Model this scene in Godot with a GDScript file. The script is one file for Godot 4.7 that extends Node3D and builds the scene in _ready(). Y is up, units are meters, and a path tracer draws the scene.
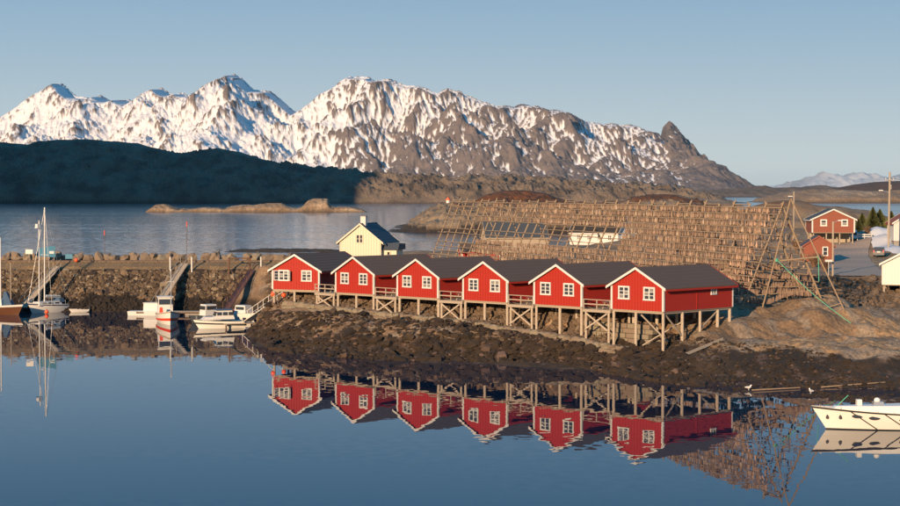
extends Node3D
# Harbour with six red stilt cabins, fish racks and snowy mountains. x right, y up, -z into the distance, metres; the sea is y = 0.

# ------------------------------------------------------------------ mesh builder
class MB:
	var v := PackedVector3Array()
	var n := PackedVector3Array()
	var c := PackedColorArray()
	var col := Color(1, 1, 1)
	var tint := false
	func tri(a: Vector3, b: Vector3, d: Vector3) -> void:
		var nn := (b - a).cross(d - a).normalized()
		for p in [a, d, b]:
			v.append(p); n.append(nn)
			if tint: c.append(col)
	func quad(a: Vector3, b: Vector3, d: Vector3, e: Vector3) -> void:
		tri(a, b, d); tri(a, d, e)
	func stri(a: Vector3, b: Vector3, d: Vector3, na: Vector3, nb: Vector3, nd: Vector3) -> void:
		v.append(a); v.append(d); v.append(b); n.append(na); n.append(nd); n.append(nb)
		if tint:
			for i in 3: c.append(col)
	func hexa(p: Array) -> void:   # four of the bottom counter-clockwise from above, then four of the top
		quad(p[3], p[2], p[1], p[0]); quad(p[4], p[5], p[6], p[7])
		for i in 4:
			var j := (i + 1) % 4
			quad(p[i], p[j], p[j + 4], p[i + 4])
	func box(center: Vector3, s: Vector3, b := Basis()) -> void:
		var h := s * 0.5
		var q := []
		for y in [-1, 1]:
			for k in [[-1, 1], [1, 1], [1, -1], [-1, -1]]:
				q.append(center + b * Vector3(k[0] * h.x, y * h.y, k[1] * h.z))
		hexa(q)
	func tube(a: Vector3, b: Vector3, r0: float, r1: float, seg := 6, caps := true) -> void:
		var y := (b - a).normalized()
		var x := y.cross(Vector3(0.31, 0.2, 0.93)).normalized()
		var z := x.cross(y)
		for i in seg:
			var t0 := TAU * i / seg
			var t1 := TAU * (i + 1) / seg
			var d0 := x * cos(t0) + z * sin(t0)
			var d1 := x * cos(t1) + z * sin(t1)
			stri(a + d1 * r0, a + d0 * r0, b + d0 * r1, d1, d0, d0)
			stri(a + d1 * r0, b + d0 * r1, b + d1 * r1, d1, d0, d1)
			if caps:
				tri(b, b + d1 * r1, b + d0 * r1); tri(a, a + d0 * r0, a + d1 * r0)
	func mesh() -> ArrayMesh:
		var a := []
		a.resize(Mesh.ARRAY_MAX)
		a[Mesh.ARRAY_VERTEX] = v; a[Mesh.ARRAY_NORMAL] = n
		if tint: a[Mesh.ARRAY_COLOR] = c
		var m := ArrayMesh.new()
		m.add_surface_from_arrays(Mesh.PRIMITIVE_TRIANGLES, a)
		return m

var M := {}
var taken := {}
var unit_box: Mesh
var unit_pole: Mesh
var rock_meshes := []
var rng := RandomNumberGenerator.new()
var nz := FastNoiseLite.new()
var nz2 := FastNoiseLite.new()
const GROUND := [[-24.4, 222.2, 0.00], [-25.9, 213.2, -1.60], [-20.7, 204.9, 0.00], [-22.2, 195.9, -1.60], [-18.1, 197.2, 0.00], [-19.6, 188.2, -1.60], [-11.7, 191.2, 0.00], [-13.2, 182.2, -1.60], [-5.2, 187.8, 0.00], [-6.7, 178.8, -1.60], [1.0, 186.7, 0.00], [-0.5, 177.7, -1.60], [6.7, 184.5, 0.00], [5.2, 175.5, -1.60], [11.1, 182.4, 0.00], [9.6, 173.4, -1.60], [13.9, 179.3, 0.00], [12.4, 170.3, -1.60], [16.3, 172.4, 0.00], [14.8, 163.4, -1.60], [18.6, 167.0, 0.00], [17.1, 158.0, -1.60], [21.8, 163.5, 0.00], [20.3, 154.5, -1.60], [25.5, 158.6, 0.00], [24.0, 149.6, -1.60], [30.2, 155.4, 0.00], [28.7, 146.4, -1.60], [33.6, 151.0, 0.00], [32.1, 142.0, -1.60], [36.5, 146.1, 0.00], [35.0, 137.1, -1.60], [40.3, 139.6, 0.00], [38.8, 130.6, -1.60], [47.9, 132.6, 0.00], [46.4, 123.6, -1.60], [57.8, 122.3, 0.00], [56.3, 113.3, -1.60], [-22.2, 222.5, 3.60], [-20.8, 223.9, 3.85], [-18.5, 226.1, 4.70], [-13.5, 231.1, 5.00], [-8.5, 236.0, 5.20], [-19.8, 220.1, 3.60], [-18.4, 221.5, 3.85], [-16.1, 223.7, 4.70], [-11.1, 228.6, 5.00], [-6.1, 233.6, 5.20], [-17.4, 217.6, 3.50], [-16.0, 219.0, 3.75], [-13.7, 221.3, 4.70], [-8.7, 226.2, 5.00], [-3.8, 231.1, 5.20], [-16.0, 216.2, 3.44], [-14.6, 217.6, 3.69], [-12.3, 219.9, 4.70], [-7.3, 224.8, 5.00], [-2.3, 229.7, 5.20], [-14.5, 214.8, 3.38], [-13.1, 216.2, 3.63], [-10.8, 218.4, 4.70], [-5.9, 223.4, 5.00], [-0.9, 228.3, 5.20], [-12.2, 212.4, 3.28], [-10.7, 213.8, 3.53], [-8.5, 216.0, 4.70], [-3.5, 220.9, 5.00], [1.5, 225.9, 5.20], [-9.8, 209.9, 3.19], [-8.3, 211.3, 3.44], [-6.1, 213.6, 4.70], [-1.1, 218.5, 5.00], [3.9, 223.4, 5.20], [-8.4, 208.5, 3.14], [-6.9, 209.9, 3.39], [-4.7, 212.2, 4.70], [0.3, 217.1, 5.00], [5.3, 222.0, 5.20], [-6.9, 207.1, 3.09], [-5.5, 208.5, 3.34], [-3.2, 210.7, 4.70], [1.7, 215.7, 5.00], [6.7, 220.6, 5.20], [-4.6, 204.7, 3.00], [-3.1, 206.1, 3.25], [-0.9, 208.3, 4.70], [4.1, 213.2, 5.00], [9.1, 218.2, 5.20], [-2.2, 202.2, 2.91], [-0.7, 203.6, 3.16], [1.5, 205.9, 4.70], [6.5, 210.8, 5.00], [11.5, 215.7, 5.20], [-0.8, 200.8, 2.85], [0.7, 202.2, 3.10], [2.9, 204.5, 4.70], [7.9, 209.4, 5.00], [12.9, 214.3, 5.20], [0.6, 199.5, 2.79], [2.0, 200.9, 3.04], [4.3, 203.1, 4.70], [9.3, 208.1, 5.00], [14.3, 213.0, 5.20], [3.0, 197.1, 2.70], [4.4, 198.5, 2.95], [6.7, 200.7, 4.70], [11.7, 205.6, 5.00], [16.6, 210.6, 5.20], [5.4, 194.6, 2.51], [6.8, 196.0, 2.76], [9.1, 198.3, 4.70], [14.1, 203.2, 5.00], [19.0, 208.1, 5.20], [6.8, 193.2, 2.40], [8.2, 194.6, 2.65], [10.5, 196.9, 4.70], [15.5, 201.8, 5.00], [20.4, 206.7, 5.20], [8.2, 191.8, 2.29], [9.6, 193.2, 2.54], [11.9, 195.4, 4.70], [16.8, 200.4, 5.00], [21.8, 205.3, 5.20], [10.5, 189.4, 2.10], [12.0, 190.8, 2.35], [14.2, 193.0, 4.70], [19.2, 197.9, 5.00], [24.2, 202.9, 5.20], [12.9, 186.9, 1.91], [14.4, 188.3, 2.16], [16.6, 190.6, 4.70], [21.6, 195.5, 5.00], [26.6, 200.4, 5.20], [14.3, 185.5, 1.80], [15.8, 186.9, 2.05], [18.0, 189.2, 4.70], [23.0, 194.1, 5.00], [28.0, 199.0, 5.20], [15.8, 184.1, 1.49], [17.0, 185.3, 1.69], [19.5, 187.7, 3.00], [22.3, 190.5, 4.20], [25.1, 193.4, 4.80], [29.4, 197.6, 5.20], [18.1, 181.7, 1.30], [19.4, 182.9, 1.50], [21.8, 185.3, 3.00], [24.7, 188.1, 4.20], [27.5, 190.9, 4.80], [31.8, 195.2, 5.20], [21.8, 180.2, 1.20], [24.1, 182.6, 2.20], [26.2, 184.6, 3.40], [28.3, 186.7, 3.60], [29.9, 188.3, 4.20], [33.1, 191.4, 4.60], [-22.5, 227.0, 2.80], [-26.0, 227.0, -1.20], [-26.5, 220.0, -1.40], [-26.0, 234.0, -1.00], [-21.0, 238.0, 3.40], [-20.0, 250.0, 4.80], [-26.0, 245.0, -0.80], [-27.0, 256.0, 0.50], [-22.0, 262.0, 5.00], [-24.0, 272.0, 6.60], [-29.0, 228.0, -2.00], [-29.0, 240.0, -2.00], [-30.0, 250.0, -2.00], [-16.0, 240.0, 5.20], [-14.0, 268.0, 5.50], [-22.0, 284.0, 2.50], [-20.0, 294.0, -0.80], [-5.0, 300.0, -0.80], [-8.0, 262.0, 5.00], [-12.7, 255.0, 5.00], [-4.0, 285.0, 3.50], [4.0, 300.0, 5.00], [-27.0, 222.0, -0.60], [-31.0, 232.0, -2.00], [-36.0, 238.0, -2.50], [-33.0, 250.0, -2.00], [-30.0, 215.0, -2.00], [-36.0, 256.0, -2.00], [-36.0, 246.0, -2.50], [-36.0, 226.0, -2.50], [29.8, 185.1, 2.00], [32.9, 185.1, 2.00], [36.2, 186.4, 2.00], [40.1, 187.6, 2.00], [42.7, 187.6, 2.00], [45.6, 186.5, 2.30], [49.4, 185.3, 2.60], [33.3, 193.5, 4.20], [35.7, 191.9, 4.10], [38.4, 197.5, 5.90], [42.1, 199.6, 6.00], [38.8, 191.3, 5.20], [42.6, 194.3, 4.90], [43.6, 191.3, 3.50], [46.1, 197.6, 3.70], [38.5, 187.1, 3.60], [35.3, 186.8, 3.00], [48.0, 213.0, 3.50], [55.0, 216.0, 3.60], [62.0, 220.0, 3.60], [44.0, 226.0, 4.40], [52.0, 230.0, 4.70], [60.0, 232.0, 4.80], [72.0, 236.0, 5.00], [42.0, 240.0, 5.20], [36.0, 214.0, 4.80], [46.0, 246.0, 5.70], [54.0, 247.0, 5.80], [62.0, 247.0, 5.80], [72.0, 250.0, 5.90], [57.0, 256.0, 5.95], [60.0, 270.0, 6.10], [63.0, 285.0, 6.35], [66.0, 300.0, 6.60], [70.0, 318.0, 7.20], [75.0, 335.0, 8.00], [80.0, 350.0, 8.40], [88.0, 366.0, 8.70], [72.0, 300.0, 6.60], [77.0, 312.0, 7.80], [80.0, 330.0, 9.40], [83.0, 345.0, 10.60], [68.0, 330.0, 8.10], [66.0, 345.0, 8.20], [60.0, 320.0, 7.00], [52.0, 290.0, 6.40], [50.0, 265.0, 6.00], [45.0, 300.0, 6.20], [38.0, 200.0, 4.70], [33.0, 216.0, 4.90], [27.0, 232.0, 5.00], [20.0, 256.0, 5.00], [12.0, 280.0, 5.10], [5.0, 305.0, 5.40], [30.0, 260.0, 5.20], [22.0, 290.0, 5.30], [14.0, 320.0, 5.40], [0.0, 330.0, 5.20], [30.0, 330.0, 5.50], [20.0, 370.0, 5.00], [40.0, 370.0, 5.60], [0.0, 370.0, 4.20], [-12.0, 372.0, 2.60], [-20.0, 380.0, -0.50], [-14.0, 430.0, 3.20], [-24.0, 440.0, -0.50], [0.0, 420.0, 3.60], [20.0, 430.0, 4.00], [40.0, 430.0, 5.00], [60.0, 400.0, 8.00], [66.0, 445.0, 10.50], [75.0, 446.0, 13.00], [85.0, 450.0, 15.30], [95.0, 452.0, 13.80], [103.0, 455.0, 13.00], [110.0, 458.0, 10.80], [118.0, 452.0, 8.00], [130.0, 450.0, 5.00], [85.0, 410.0, 11.00], [95.0, 390.0, 9.50], [110.0, 400.0, 8.00], [75.0, 390.0, 9.50], [110.0, 300.0, 8.00], [130.0, 260.0, 5.00], [110.0, 230.0, 4.00], [95.0, 200.0, 1.50], [95.0, 180.0, 0.50], [80.0, 300.0, 8.00], [95.0, 330.0, 9.50], [84.0, 240.0, 5.20], [74.0, 215.0, 3.20], [66.0, 200.0, 2.20], [60.0, 185.0, 1.50], [80.0, 510.0, 3.00], [100.0, 520.0, 2.00], [60.0, 500.0, 2.00], [80.0, 545.0, -2.00], [110.0, 550.0, -2.00], [40.0, 500.0, 0.00], [10.0, 470.0, 0.00], [40.0, 540.0, -2.00], [0.0, 520.0, -2.00], [-28.0, 500.0, -2.00], [-28.0, 330.0, -2.00], [-28.0, 400.0, -2.00], [-36.0, 118.0, -2.20], [-36.0, 126.0, -2.20], [-36.0, 134.0, -2.20], [-36.0, 142.0, -2.20], [-36.0, 150.0, -2.20], [-36.0, 158.0, -2.20], [-36.0, 166.0, -2.20], [-36.0, 174.0, -2.20], [-36.0, 182.0, -2.20], [-36.0, 190.0, -2.20], [-36.0, 198.0, -2.20], [-36.0, 206.0, -2.20], [-28.0, 118.0, -2.20], [-28.0, 126.0, -2.20], [-28.0, 134.0, -2.20], [-28.0, 142.0, -2.20], [-28.0, 150.0, -2.20], [-28.0, 158.0, -2.20], [-28.0, 166.0, -2.20], [-28.0, 174.0, -2.20], [-28.0, 182.0, -2.20], [-28.0, 190.0, -2.20], [-28.0, 198.0, -2.20], [-28.0, 206.0, -2.20], [-20.0, 118.0, -2.20], [-20.0, 126.0, -2.20], [-20.0, 134.0, -2.20], [-20.0, 142.0, -2.20], [-20.0, 150.0, -2.20], [-20.0, 158.0, -2.20], [-20.0, 166.0, -2.20], [-20.0, 174.0, -2.20], [-20.0, 182.0, -2.20], [-20.0, 190.0, -2.20], [-12.0, 118.0, -2.20], [-12.0, 126.0, -2.20], [-12.0, 134.0, -2.20], [-12.0, 142.0, -2.20], [-12.0, 150.0, -2.20], [-12.0, 158.0, -2.20], [-12.0, 166.0, -2.20], [-12.0, 174.0, -2.20], [-4.0, 118.0, -2.20], [-4.0, 126.0, -2.20], [-4.0, 134.0, -2.20], [-4.0, 142.0, -2.20], [-4.0, 150.0, -2.20], [-4.0, 158.0, -2.20], [-4.0, 166.0, -2.20], [-4.0, 174.0, -2.20], [4.0, 118.0, -2.20], [4.0, 126.0, -2.20], [4.0, 134.0, -2.20], [4.0, 142.0, -2.20], [4.0, 150.0, -2.20], [4.0, 158.0, -2.20], [4.0, 166.0, -2.20], [4.0, 174.0, -2.20], [12.0, 118.0, -2.20], [12.0, 126.0, -2.20], [12.0, 134.0, -2.20], [12.0, 142.0, -2.20], [12.0, 150.0, -2.20], [12.0, 158.0, -2.20], [12.0, 166.0, -2.20], [20.0, 118.0, -2.20], [20.0, 126.0, -2.20], [20.0, 134.0, -2.20], [20.0, 142.0, -2.20], [20.0, 150.0, -2.20], [28.0, 118.0, -2.20], [28.0, 126.0, -2.20], [28.0, 134.0, -2.20], [28.0, 142.0, -2.20], [36.0, 118.0, -2.20], [36.0, 126.0, -2.20], [36.0, 134.0, -2.20]]
const SHORE := [[-24.4, 222.2], [-20.7, 204.9], [-18.1, 197.2], [-11.7, 191.2], [-5.2, 187.8], [1.0, 186.7], [6.7, 184.5], [11.1, 182.4], [13.9, 179.3], [16.3, 172.4], [18.6, 167.0], [21.8, 163.5], [25.5, 158.6], [30.2, 155.4], [33.6, 151.0], [36.5, 146.1], [40.3, 139.6], [47.9, 132.6], [57.8, 122.3]]
const ROAD := [[57.0, 249.0], [60.0, 268.0], [63.0, 285.0], [66.0, 300.0], [70.0, 318.0], [75.0, 335.0], [81.0, 350.0], [90.0, 366.0], [104.0, 382.0]]

# ------------------------------------------------------------------ nodes
func V(x: float, y: float, d: float) -> Vector3: return Vector3(x, y, -d)

func numbered(s: String) -> String:
	taken[s] = taken.get(s, -1) + 1
	return s if taken[s] == 0 else "%s_%03d" % [s, taken[s]]

func meta(o: Node, label: String, category: String, group := "", kind := "") -> void:
	if label: o.set_meta("label", label)
	if category: o.set_meta("category", category)
	if group: o.set_meta("group", group)
	if kind: o.set_meta("kind", kind)

func thing(called: String, at: Vector3, turn: float, label: String, category: String, group := "") -> Node3D:
	var o := Node3D.new()
	o.name = numbered(called); add_child(o)
	o.position = at; o.rotation.y = turn
	meta(o, label, category, group)
	return o

func part(parent: Node, called: String, m: Mesh, mat: Material) -> MeshInstance3D:
	var o := MeshInstance3D.new()
	o.name = called; o.mesh = m; o.material_override = mat
	parent.add_child(o, true)
	return o

func top(called: String, m: Mesh, mat: Material, kind := "structure") -> MeshInstance3D:
	var o := MeshInstance3D.new()
	o.name = numbered(called); o.mesh = m; o.material_override = mat
	add_child(o); o.set_meta("kind", kind)
	return o

func pbox(parent: Node, called: String, center: Vector3, size: Vector3, mat: Material, b := Basis()) -> MeshInstance3D:
	var o := part(parent, called, unit_box, mat)
	o.transform = Transform3D(b * Basis.from_scale(size), center)
	return o

func pole(parent: Node, called: String, a: Vector3, b: Vector3, r: float, mat: Material) -> MeshInstance3D:
	var o := part(parent, called, unit_pole, mat)
	var y := b - a
	var x := y.normalized().cross(Vector3(0.31, 0.2, 0.93)).normalized()
	var z := x.cross(y.normalized())
	o.transform = Transform3D(Basis(x * r, y, z * r), (a + b) * 0.5)
	return o

func beam(parent: Node, called: String, a: Vector3, b: Vector3, w: float, t: float, mat: Material) -> MeshInstance3D:   # square timber from a to b
	var y := b - a
	var x := y.normalized().cross(Vector3(0.02, 0.01, 1.0)).normalized()
	var z := x.cross(y.normalized())
	var o := part(parent, called, unit_box, mat)
	o.transform = Transform3D(Basis(x * w, y, z * t), (a + b) * 0.5)
	return o

# ------------------------------------------------------------------ materials
func noise_tex(seed_: int, freq: float, oct: int, lo: float, hi: float, size := 512, normal := false, kind := FastNoiseLite.TYPE_SIMPLEX_SMOOTH) -> NoiseTexture2D:
	var f := FastNoiseLite.new()
	f.seed = seed_; f.noise_type = kind; f.frequency = freq
	f.fractal_type = FastNoiseLite.FRACTAL_FBM; f.fractal_octaves = oct
	var t := NoiseTexture2D.new()
	t.width = size; t.height = size; t.seamless = true; t.noise = f; t.normalize = true
	if normal:
		t.as_normal_map = true; t.bump_strength = 8.0
	else:
		var g := Gradient.new()
		g.set_color(0, Color(lo, lo, lo)); g.set_color(1, Color(hi, hi, hi))
		t.color_ramp = g
	return t

func mk(called: String, lin: Color, rough: float, tex: Texture2D = null, sc := Vector3.ONE, metallic := 0.0) -> StandardMaterial3D:
	var m := StandardMaterial3D.new()
	m.resource_name = called
	m.albedo_color = lin.linear_to_srgb(); m.roughness = rough; m.metallic = metallic
	if tex:
		m.albedo_texture = tex
		m.uv1_triplanar = true; m.uv1_world_triplanar = true; m.uv1_scale = sc
	M[called] = m
	return m

func vmk(called: String, rough: float, tex: Texture2D, sc: Vector3, bump: Texture2D = null, bump_scale := 1.0) -> StandardMaterial3D:
	var m := mk(called, Color(1, 1, 1), rough, tex, sc)
	m.vertex_color_use_as_albedo = true
	if bump:
		m.normal_enabled = true; m.normal_texture = bump; m.normal_scale = bump_scale
	return m

func materials() -> void:
	var grain := noise_tex(3, 0.02, 5, 0.72, 1.0)
	var speck := noise_tex(9, 0.06, 5, 0.5, 1.0)
	var relief := noise_tex(17, 0.02, 5, 0, 1, 512, true)
	var worn := noise_tex(23, 0.03, 5, 0.62, 1.0)
	mk("red", Color(0.50, 0.023, 0.007), 0.75, worn, Vector3(3.0, 0.25, 3.0))
	mk("red_side", Color(0.50, 0.023, 0.007), 0.75, worn, Vector3(0.25, 3.0, 0.25))
	mk("red_dull", Color(0.31, 0.095, 0.058), 0.85, grain, Vector3(2.0, 0.3, 2.0))
	mk("white", Color(0.79, 0.77, 0.73), 0.6, grain, Vector3(1, 1, 1))
	mk("white_old", Color(0.72, 0.70, 0.66), 0.7, grain, Vector3(1, 1, 1))
	mk("cream", Color(0.80, 0.72, 0.55), 0.7, grain, Vector3(0.4, 2, 0.4))
	mk("cream_trim", Color(0.82, 0.72, 0.54), 0.7, grain)
	mk("roof", Color(0.175, 0.122, 0.098), 0.9, speck, Vector3(0.5, 0.5, 0.5))
	mk("roof_new", Color(0.052, 0.044, 0.042), 0.9, speck, Vector3(0.5, 0.5, 0.5))
	mk("roof_slate", Color(0.10, 0.115, 0.13), 0.8, speck, Vector3(0.6, 0.6, 0.6))
	mk("roof_blue", Color(0.08, 0.10, 0.13), 0.7, speck, Vector3(0.6, 0.6, 0.6))
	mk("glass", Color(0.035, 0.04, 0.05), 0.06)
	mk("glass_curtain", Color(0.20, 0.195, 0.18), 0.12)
	mk("stilt", Color(0.52, 0.43, 0.33), 0.9, grain, Vector3(1.2, 0.5, 1.2))
	mk("timber", Color(0.46, 0.38, 0.29), 0.9, grain, Vector3(1.0, 1.0, 1.0))
	mk("timber_dark", Color(0.16, 0.11, 0.08), 0.9, grain)
	mk("rack_pole", Color(0.36, 0.26, 0.17), 0.95, grain, Vector3(0.7, 0.7, 0.7))
	mk("rack_rail", Color(0.38, 0.275, 0.18), 0.95, grain, Vector3(0.7, 0.7, 0.7))
	mk("rope_green", Color(0.09, 0.42, 0.26), 0.7)
	mk("stone", Color(0.36, 0.27, 0.19), 0.95, speck, Vector3(0.7, 0.7, 0.7))
	mk("stone_pale", Color(0.40, 0.33, 0.23), 0.95, speck, Vector3(0.5, 0.5, 0.5))
	mk("concrete", Color(0.34, 0.31, 0.27), 0.95, grain, Vector3(0.5, 0.5, 0.5))
	mk("asphalt", Color(0.42, 0.33, 0.265), 0.95, grain, Vector3(0.25, 0.25, 0.25))
	mk("snow", Color(0.80, 0.80, 0.82), 0.8, grain, Vector3(0.6, 0.6, 0.6))
	mk("gelcoat", Color(0.68, 0.65, 0.59), 0.25)
	mk("rubber", Color(0.02, 0.02, 0.022), 0.5)
	mk("navy", Color(0.02, 0.035, 0.09), 0.4)
	mk("red_stripe", Color(0.62, 0.06, 0.02), 0.4)
	mk("orange", Color(0.80, 0.10, 0.03), 0.4)
	mk("varnish", Color(0.14, 0.058, 0.028), 0.35, grain, Vector3(0.5, 3, 0.5))
	mk("canvas_blue", Color(0.04, 0.08, 0.14), 0.9)
	mk("sign_blue", Color(0.03, 0.16, 0.26), 0.6)
	mk("steel", Color(0.55, 0.54, 0.52), 0.35, null, Vector3.ONE, 0.8)
	mk("dark_paint", Color(0.03, 0.035, 0.04), 0.4)
	mk("van_white", Color(0.80, 0.79, 0.77), 0.3)
	mk("car_grey", Color(0.06, 0.07, 0.085), 0.3)
	mk("tail_red", Color(0.5, 0.02, 0.02), 0.3)
	mk("plate_green", Color(0.05, 0.40, 0.22), 0.5)
	mk("bark", Color(0.09, 0.06, 0.04), 0.95)
	mk("needles", Color(0.095, 0.105, 0.028), 0.8)
	mk("needles_dark", Color(0.07, 0.08, 0.025), 0.8)
	mk("shrub", Color(0.17, 0.10, 0.06), 0.95)
	mk("gull_white", Color(0.85, 0.84, 0.82), 0.7)
	vmk("mountain", 0.95, noise_tex(31, 0.03, 5, 0.80, 1.0), Vector3(0.004, 0.004, 0.004), relief, 0.9).uv1_triplanar_sharpness = 2.0
	vmk("hill", 0.95, noise_tex(32, 0.03, 5, 0.62, 1.0), Vector3(0.02, 0.02, 0.02), relief, 1.0)
	vmk("ground", 0.95, noise_tex(33, 0.025, 5, 0.55, 1.0), Vector3(0.2, 0.2, 0.2), relief, 0.8)
	var rk := vmk("rocks", 0.95, speck, Vector3(0.6, 0.6, 0.6), relief, 0.5)
	rk.uv1_world_triplanar = true
	var fm := vmk("fish", 0.8, grain, Vector3(1.5, 0.6, 1.5))
	fm.resource_name = "fish"
	# water: a mirror with faint ripples; the outer bay also has wind-ruffled lanes
	var w := StandardMaterial3D.new()
	w.resource_name = "harbour_water"
	w.albedo_color = Color(0.003, 0.018, 0.044).linear_to_srgb(); w.roughness = 0.0; w.metallic_specular = 0.27
	w.normal_enabled = true; w.normal_scale = 0.006
	w.normal_texture = ripples(300, 0.006, 0.07, 3, 0.25, 1.0)
	w.uv1_triplanar = true; w.uv1_world_triplanar = true; w.uv1_scale = Vector3(1.0 / 110, 1, 1.0 / 110)
	M["harbour"] = w
	var b := w.duplicate() as StandardMaterial3D
	b.resource_name = "bay_water"
	b.normal_scale = 0.085; b.roughness = 0.12; b.uv1_scale = Vector3(1.0 / 1500, 1, 1.0 / 1500)
	b.normal_texture = ripples(24, 0.022, 0.8, 1, 0.3, 1.0)
	M["bay"] = b
	var c := b.duplicate() as StandardMaterial3D
	c.resource_name = "sound_water"
	c.normal_scale = 0.45; c.roughness = 0.12
	M["sound"] = c

func ripples(across: int, patch: float, wave: float, octaves: int, calm: float, ruffled: float) -> ImageTexture:   # ripples, stronger in patches where the wind touches the water
	var f := FastNoiseLite.new()
	f.seed = 61; f.frequency = patch; f.fractal_octaves = 3
	var lane := f.get_seamless_image(across, 1024)
	lane.resize(1024, 1024, Image.INTERPOLATE_CUBIC)
	f.seed = 62; f.frequency = wave; f.fractal_octaves = octaves
	var sx := f.get_seamless_image(1024, 1024)
	f.seed = 63
	var sy := f.get_seamless_image(1024, 1024)
	lane.convert(Image.FORMAT_L8); sx.convert(Image.FORMAT_L8); sy.convert(Image.FORMAT_L8)
	var la := lane.get_data()
	var xa := sx.get_data()
	var ya := sy.get_data()
	var out := PackedByteArray()
	out.resize(1024 * 1024 * 3)
	for i in 1024 * 1024:
		var k := calm + (ruffled - calm) * smoothstep(0.46, 0.60, la[i] / 255.0)
		out[i * 3] = int(127.5 + (xa[i] - 127.5) * k)
		out[i * 3 + 1] = int(127.5 + (ya[i] - 127.5) * k)
		out[i * 3 + 2] = 255
	return ImageTexture.create_from_image(Image.create_from_data(1024, 1024, false, Image.FORMAT_RGB8, out))

# ------------------------------------------------------------------ terrain
var hgrid := PackedFloat32Array()
const HX := 132
const HD := 300
func base_heights() -> void:   # smooth heights of the near land on a 1.5 m grid, weighted from the surveyed points round each place
	var bins := {}
	for p in GROUND:
		var key := Vector2i(floori(p[0] / 28.0), floori(p[1] / 28.0))
		if not bins.has(key): bins[key] = PackedVector3Array()
		bins[key].append(Vector3(p[0], p[1], p[2]))
	hgrid.resize(HX * HD)
	var near := {}
	for j in HD:
		for i in HX:
			var x := -40.0 + i * 1.5
			var d := 112.0 + j * 1.5
			var key := Vector2i(floori(x / 28.0), floori(d / 28.0))
			if not near.has(key):
				var list := PackedVector3Array()
				var reach := 1
				while list.size() < 12 and reach < 6:
					list.clear()
					for bx in range(-reach, reach + 1):
						for bd in range(-reach, reach + 1):
							list.append_array(bins.get(key + Vector2i(bx, bd), PackedVector3Array()))
					reach += 1
				near[key] = list
			var s := 0.0
			var t := 0.0
			for p: Vector3 in near[key]:
				var dx := x - p.x
				var dd := d - p.y
				var q := dx * dx + dd * dd + 0.6
				var w := 1.0 / (q * q)
				s += w * p.z; t += w
			hgrid[j * HX + i] = s / t

func gh(x: float, d: float) -> float:
	var fx := clampf((x + 40.0) / 1.5, 0, HX - 1.001)
	var fd := clampf((d - 112.0) / 1.5, 0, HD - 1.001)
	var i := int(fx)
	var j := int(fd)
	var k := j * HX + i
	return lerpf(lerpf(hgrid[k], hgrid[k + 1], fx - i), lerpf(hgrid[k + HX], hgrid[k + HX + 1], fx - i), fd - j)

func road_dist(x: float, d: float) -> float:
	if x < 44 or d < 238 or d > 395: return 99.0
	var best := 99.0
	for i in ROAD.size() - 1:
		var a := Vector2(ROAD[i][0], ROAD[i][1])
		var b := Vector2(ROAD[i + 1][0], ROAD[i + 1][1])
		best = minf(best, Geometry2D.get_closest_point_to_segment(Vector2(x, d), a, b).distance_to(Vector2(x, d)))
	return best

func gnoise(x: float, d: float, h: float) -> float:
	var amp := 0.55
	if h < 0.3: amp = 0.3
	amp *= smoothstep(4.0, 9.0, road_dist(x, d))
	var r := 0.5 - absf(nz2.get_noise_2d(x * 0.9, d * 0.5)) * 2.0
	var y := nz.get_noise_2d(x * 0.5, d * 0.5) * 0.7 + r * 0.55 + nz.get_noise_2d(x * 2.3, d * 2.3) * 0.28
	if d < 240:   # tilted beds and cracks of the bare rock, clumps of weed lower down
		var bed := 0.35 - absf(nz2.get_noise_2d(x * 1.1 + d * 0.9, d * 3.6 - x * 1.4)) * 1.6
		y += bed * (0.42 if h > 1.9 else 0.25) + nz.get_noise_2d(x * 6.0, d * 6.0) * 0.16
	return amp * y

func gy(x: float, d: float) -> float:
	var h := gh(x, d)
	return h + gnoise(x, d, h)

func sheet(xs: PackedFloat32Array, ds: PackedFloat32Array, hs: PackedFloat32Array, cs: PackedColorArray) -> ArrayMesh:
	var nx := xs.size()
	var nd := ds.size()
	var v := PackedVector3Array()
	var nn := PackedVector3Array()
	var ix := PackedInt32Array()
	v.resize(nx * nd); nn.resize(nx * nd)
	for j in nd:
		for i in nx:
			var k := j * nx + i
			v[k] = Vector3(xs[i], hs[k], -ds[j])
			var i0 := maxi(i - 1, 0)
			var i1 := mini(i + 1, nx - 1)
			var j0 := maxi(j - 1, 0)
			var j1 := mini(j + 1, nd - 1)
			var gx := (hs[j * nx + i1] - hs[j * nx + i0]) / (xs[i1] - xs[i0])
			var gd := (hs[j1 * nx + i] - hs[j0 * nx + i]) / (ds[j1] - ds[j0])
			nn[k] = Vector3(-gx, 1, gd).normalized()
	for j in nd - 1:
		for i in nx - 1:
			var a := j * nx + i
			ix.append_array([a, a + nx, a + 1, a + 1, a + nx, a + nx + 1])
	var arr := []
	arr.resize(Mesh.ARRAY_MAX)
	arr[Mesh.ARRAY_VERTEX] = v; arr[Mesh.ARRAY_NORMAL] = nn; arr[Mesh.ARRAY_COLOR] = cs; arr[Mesh.ARRAY_INDEX] = ix
	var m := ArrayMesh.new()
	m.add_surface_from_arrays(Mesh.PRIMITIVE_TRIANGLES, arr)
	return m

func span(a: float, b: float, n: int) -> PackedFloat32Array:
	var r := PackedFloat32Array()
	for i in n: r.append(lerpf(a, b, i / float(n - 1)))
	return r

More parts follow.
